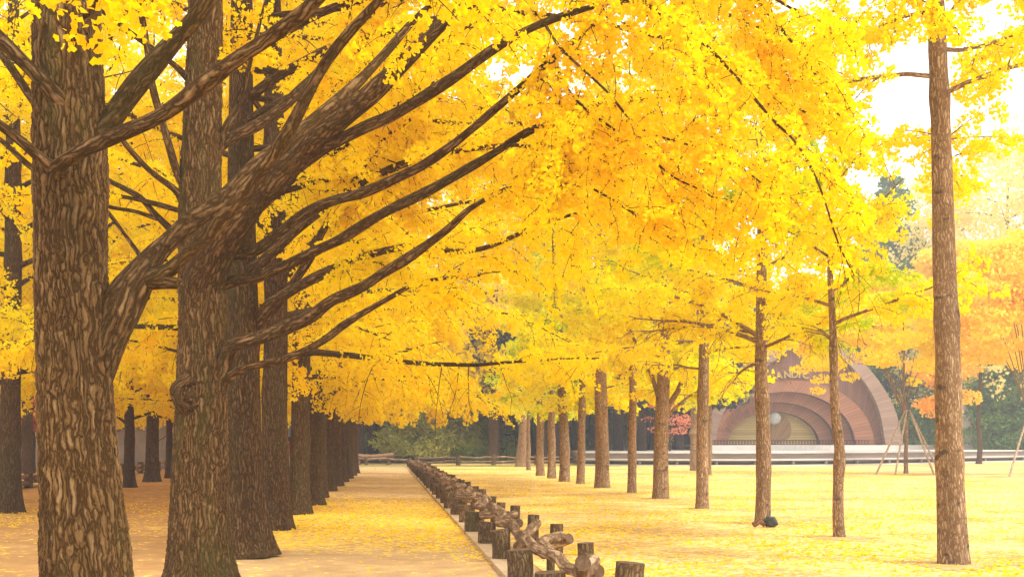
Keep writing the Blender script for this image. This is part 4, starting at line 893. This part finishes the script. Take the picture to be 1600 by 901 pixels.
def rail_fence(name, pts, label, h=.62, double=False, pr=.1, rr=.055, lawn_rail=True):
    rng = np.random.default_rng(int(abs(pts[0][0]) * 10)); root = empty(name, pts[0]); o = np.array(pts[0], float)
    for p in pts:
        p = np.array(p) - o; m = MB(); tube(m, crom([p + [0, 0, -.05], p + [0, 0, h * rng.uniform(.98, 1.1)]], 2), pr, 10, True, phase=p[0], capmi=1); m.build('post', ['post', 'cut'], root)
    for a, b in zip(pts[:-1], pts[1:]):
        a = np.array(a) - o; b = np.array(b) - o
        for z in ((.72, .35) if double else (.8,)):
            m = MB(); q = [a + (b - a) * k + np.array([0, 0, h * z + rng.normal(0, .03)]) for k in np.linspace(0, 1, 5)]; tube(m, crom(q, 3), rr, 8, True, phase=a[1]); m.build('rail', 'log', root)
    return tagit(root, label, 'fence')
rail_fence('cross_fence', [WG(x, t) for x, t in ((650, 83), (716, 83), (771, 84), (838, 85), (905, 87), (930, 84))], 'low log rail fence crossing behind the lawn at the far end', .72, True, .16, .07)
rail_fence('cross_fence', [WG(x, t) for x, t in ((548, 84), (572, 84), (606, 84.5), (640, 84))], 'low log rail fence closing the far end of the path', .5, False, .12, .08)
rail_fence('side_fence', [(-12.4 + .05 * math.sin(i), 24 + 2.5 * i, 0) for i in range(22)], 'log rail fence beyond the sandy road on the far left', .55, True, .15, .08)
sheet('kerb', -12.75, -12.35, 15, 79, 0.05, 'kerb')

# ------------------------------------------------------------------ small things
# wooden bench stack near the path end
root = empty('log_bench', WG(588, 86), -YAW)
m = MB(); tube(m, crom([(-1.6, 0, .62), (-.3, .05, .56), (1.2, 0, .70)], 4), .16, 12, True, phase=3); m.build('backrest', 'bench_wood', root)
m = MB(); m.box((-.2, -.35, .38), (2.9, .5, .09)); m.build('seat', 'bench_wood', root, smooth=False, bark=False)
for x in (-1.2, .9):
    m = MB(); m.box((x, -.25, .16), (.22, .6, .34)); m.build('leg', 'bench_wood', root, smooth=False, bark=False)
tagit(root, 'rough brown log bench at the far end of the path', 'bench')
# black bag at the foot of the forked lawn tree
b = G(1194, 822); rt = empty('rubbish_bag', b - np.array([0, .22, 0]))
bm = bmesh.new(); bmesh.ops.create_icosphere(bm, subdivisions=3, radius=.13)
for v in bm.verts:
    v.co *= 1 + .12 * sin(v.co.x * 40 + 1) * sin(v.co.z * 35) + .08 * sin(v.co.y * 50); v.co.z = max(v.co.z * .85 + .1, 0); v.co.x += .06
me = bpy.data.meshes.new('bag'); bm.to_mesh(me); me.materials.append(M['black_plastic']); o = bpy.data.objects.new('bag', me); COL.objects.link(o); o.parent = rt
m = MB(); tube(m, crom([(-.05, 0, .05), (-.15, .02, .1), (-.25, -.01, .04), (-.29, 0, .1)], 4), np.linspace(.05, .025, 13), 8, True); m.build('loose_end', 'rust', rt)
tagit(rt, 'small black bag with a rusty scrap lying at the foot of a lawn ginkgo', 'bag')
# person walking far off between the left-row trunks
def person(loc, rz, H=1.76):
    root = empty('person', loc, rz); s = H / 1.76
    me = bpy.data.meshes.new('body'); vs = [(0, 0, .95), (0, .01, 1.15), (0, .0, 1.36), (0, 0, 1.50), (0, .01, 1.58), (0, .015, 1.68),
        (.10, 0, .9), (.12, -.02, .5), (.13, .06, .09), (.13, -.09, .04), (-.10, 0, .9), (-.11, .1, .5), (-.12, .28, .12), (-.12, .17, .04),
        (.2, 0, 1.4), (.27, .06, 1.12), (.25, -.06, .88), (.25, -.09, .78), (-.2, 0, 1.4), (-.27, -.04, 1.12), (-.25, -.2, .92), (-.25, -.25, .84)]
    es = [(0, 1), (1, 2), (2, 3), (3, 4), (4, 5), (0, 6), (6, 7), (7, 8), (8, 9), (0, 10), (10, 11), (11, 12), (12, 13), (2, 14), (14, 15), (15, 16), (16, 17), (2, 18), (18, 19), (19, 20), (20, 21)]
    me.from_pydata([tuple(np.array(v) * s) for v in vs], es, []); o = bpy.data.objects.new('body', me); COL.objects.link(o); o.parent = root
    sk = o.modifiers.new('s', 'SKIN'); rr = [.15, .14, .16, .07, .055, .095, .09, .06, .042, .035, .09, .06, .042, .035, .065, .045, .035, .028, .065, .045, .035, .028]
    for d, r in zip(me.skin_vertices[0].data, rr): d.radius = (r * s, r * s)
    me.skin_vertices[0].data[0].use_root = True
    ss = o.modifiers.new('u', 'SUBSURF'); ss.levels = 2; ss.render_levels = 2
    mt, n, l, out = new_mat('figure'); tc = n.new("ShaderNodeTexCoord"); sx = n.new("ShaderNodeSeparateXYZ"); l.new(tc.outputs["Object"], sx.inputs[0])
    r = ramp(n, [(0, (.05, .04, .04)), (.07, (.42, .38, .34)), (.5, (.34, .12, .12)), (.845, (.5, .31, .23))], 'CONSTANT'); l.new(math_n(n, l, 'DIVIDE', sx.outputs[2], 1.8 * s), r.inputs[0]); bsdf(n, l, out, r.outputs[0], .85)
    me.materials.append(mt)
    bm = bmesh.new(); bmesh.ops.create_uvsphere(bm, u_segments=16, v_segments=12, radius=.115 * s)
    for v in bm.verts:
        v.co.z = v.co.z * 1.05 + 1.70 * s
        if v.co.z < 1.64 * s and v.co.y < 0: v.co.y *= .5
        v.co.y += .03
    h = bpy.data.meshes.new('hair'); bm.to_mesh(h); h.materials.append(M['hair']); ho = bpy.data.objects.new('hair', h); COL.objects.link(ho); ho.parent = root
    tagit(root, 'person with black hair and dusky red top walking far off between two trunks', 'person')
person(WG(453, 60), 2.9, 1.8)
# grey wall and posts glimpsed at the far left
m = MB(); m.box((0, 0, 1.2), (16, .3, 2.4)); m.box((0, -.02, 2.45), (16.3, .45, .12)); o = m.build('garden_wall', 'wall_grey', smooth=False, bark=False, loc=WG(50, 72)); o.rotation_euler = (0, 0, -.1)
tagit(o, 'grey garden wall low behind the crimson maple at the far left', 'wall')
for i, (px_, t) in enumerate([(188, 90), (196, 92), (279, 90), (461, 96), (284, 95)]):
    m = MB(); z = np.linspace(-.05, 9, 8); tube(m, np.stack([0 * z, 0 * z, z], 1), np.linspace(.28, .2, 8), 10, False, phase=i); m.build('utility_trunk', 'grey_metal')
    o = COL.objects[-1]; o.name = 'grey_pole'; o.location = WG(px_, t); tagit(o, 'smooth blue-grey pole glimpsed between trunks far beyond the left road', 'pole', 'grey poles beyond the left road')

# ------------------------------------------------------------------ fallen leaves lying on path and lawn
rf = np.random.default_rng(7)
def fallen(name, n, pts, size, label):
    mb = MB(); P = pts.copy(); A = rf.standard_normal((len(P), 3)); A[:, 2] *= .18
    # leaves lie nearly flat
    k = len(P); a = rf.uniform(0, 2 * pi, k); Ax = np.stack([np.cos(a), np.sin(a), rf.normal(0, .15, k)], 1); Sd = np.stack([-np.sin(a), np.cos(a), rf.normal(0, .2, k)], 1)
    s = (size * rf.uniform(.7, 1.2, k))[:, None]; up = np.array([0, 0, 1.0]); h = rf.uniform(.05, .3, k)[:, None]
    v = np.stack([P, P + s * (-.5 * Sd + .45 * Ax + h * up), P + s * (.75 * Ax + .1 * up), P + s * (.5 * Sd + .45 * Ax + h * up)], 1)
    v[..., 2] = np.maximum(v[..., 2], .009); b = np.arange(k)[:, None] * 4
    mb.add(v.reshape(-1, 3), b + np.array([[0, 3, 2, 1]]), tint=np.clip(rf.normal(.5, .2, k), 0, .88)); o = mb.build(name, 'leaf', smooth=False, bark=False, tint=True)
    tagit(o, label, 'fallen leaves', kind='stuff')
def sample(n, x0, x1, y0, y1, dens):
    P = np.stack([rf.uniform(x0, x1, n), y0 * (y1 / y0) ** rf.random(n), np.full(n, .012)], 1); return P[rf.random(n) < dens(P)]
def pd(P):
    x, y = P[:, 0], P[:, 1]; wv = .5 + .5 * np.sin(x * 2.1 + np.sin(y * 1.3) * 2) * np.sin(y * .9 + x * .7)
    yb = y + 2.5 * np.sin(x * .9)
    band = np.clip((yb - 17.5) / 3, 0, 1) * np.clip((38 - yb) / 10, 0, 1)
    edge = np.exp(-abs(x - 1.35) / .15) * .6
    return np.clip(band * (.35 + .75 * wv) + .025 + edge * .35, 0, 1) * np.where(x < -2.3, .45 * (np.abs(y - 29 - 2 * np.sin(x)) < 4) + .06, 1)
fallen('fallen_leaves', 0, sample(52000, -12, 1.55, 8, 70, pd), .07, 'yellow ginkgo leaves scattered in a drift across the sandy path')
fallen('fallen_leaves', 0, sample(90000, 2.1, 26, 10, 80, lambda P: .5 + .5 * np.sin(P[:, 0] * 1.3 + np.sin(P[:, 1])) * np.sin(P[:, 1] * .8)), .075, 'yellow ginkgo leaves carpeting the lawn on the right')

# worn soil and old leaves round the feet of the trees
M['foot'] = plain_mat('worn_soil_and_leaves', (0.42, 0.26, 0.1), (0.66, 0.47, 0.2), 9, 0.95)
def feet(spots, name):
    mb = MB()
    for (p, r) in spots:
        k = 40; a = np.linspace(0, 2 * pi, k, endpoint=False); rr = r * (1 + .28 * np.sin(3 * a + p[0]) + .16 * np.sin(7 * a + p[1]) + rf.normal(0, .09, k))
        v = np.vstack([[[p[0], p[1], .03]], np.stack([p[0] + rr * np.cos(a) * 1.1, p[1] + rr * np.sin(a), np.full(k, .0085)], 1)]); i = np.arange(k)
        mb.add(v, np.stack([np.zeros(k, int), 1 + i, 1 + (i + 1) % k], 1))
    mb.build(name, 'foot', bark=False)['kind'] = 'structure'
feet([(G(x, y), r) for x, y, r in ((1490, 882, .62), (1312, 840, .5), (1192, 818, .45), (1097, 795, .4), (1032, 779, .45), (987, 770, .35), (941, 762, .45), (1418, 740, 1.5))], 'bare_soil')

# ------------------------------------------------------------------ haze
hm, hn, hl, hout = new_mat('thin_haze')
pv = hn.new("ShaderNodeVolumePrincipled"); pv.inputs["Color"].default_value = (0.98, 0.97, 0.95, 1); pv.inputs["Density"].default_value = 0.0019; pv.inputs["Anisotropy"].default_value = 0.2
hl.new(pv.outputs[0], hout.inputs["Volume"])
m = MB(); m.box((50, 250, 19.5), (920, 640, 41)); hz = m.build('haze', hm, bark=False, smooth=False); hz['kind'] = 'stuff'
hz['label'] = 'thin pale haze that fades the far trees'
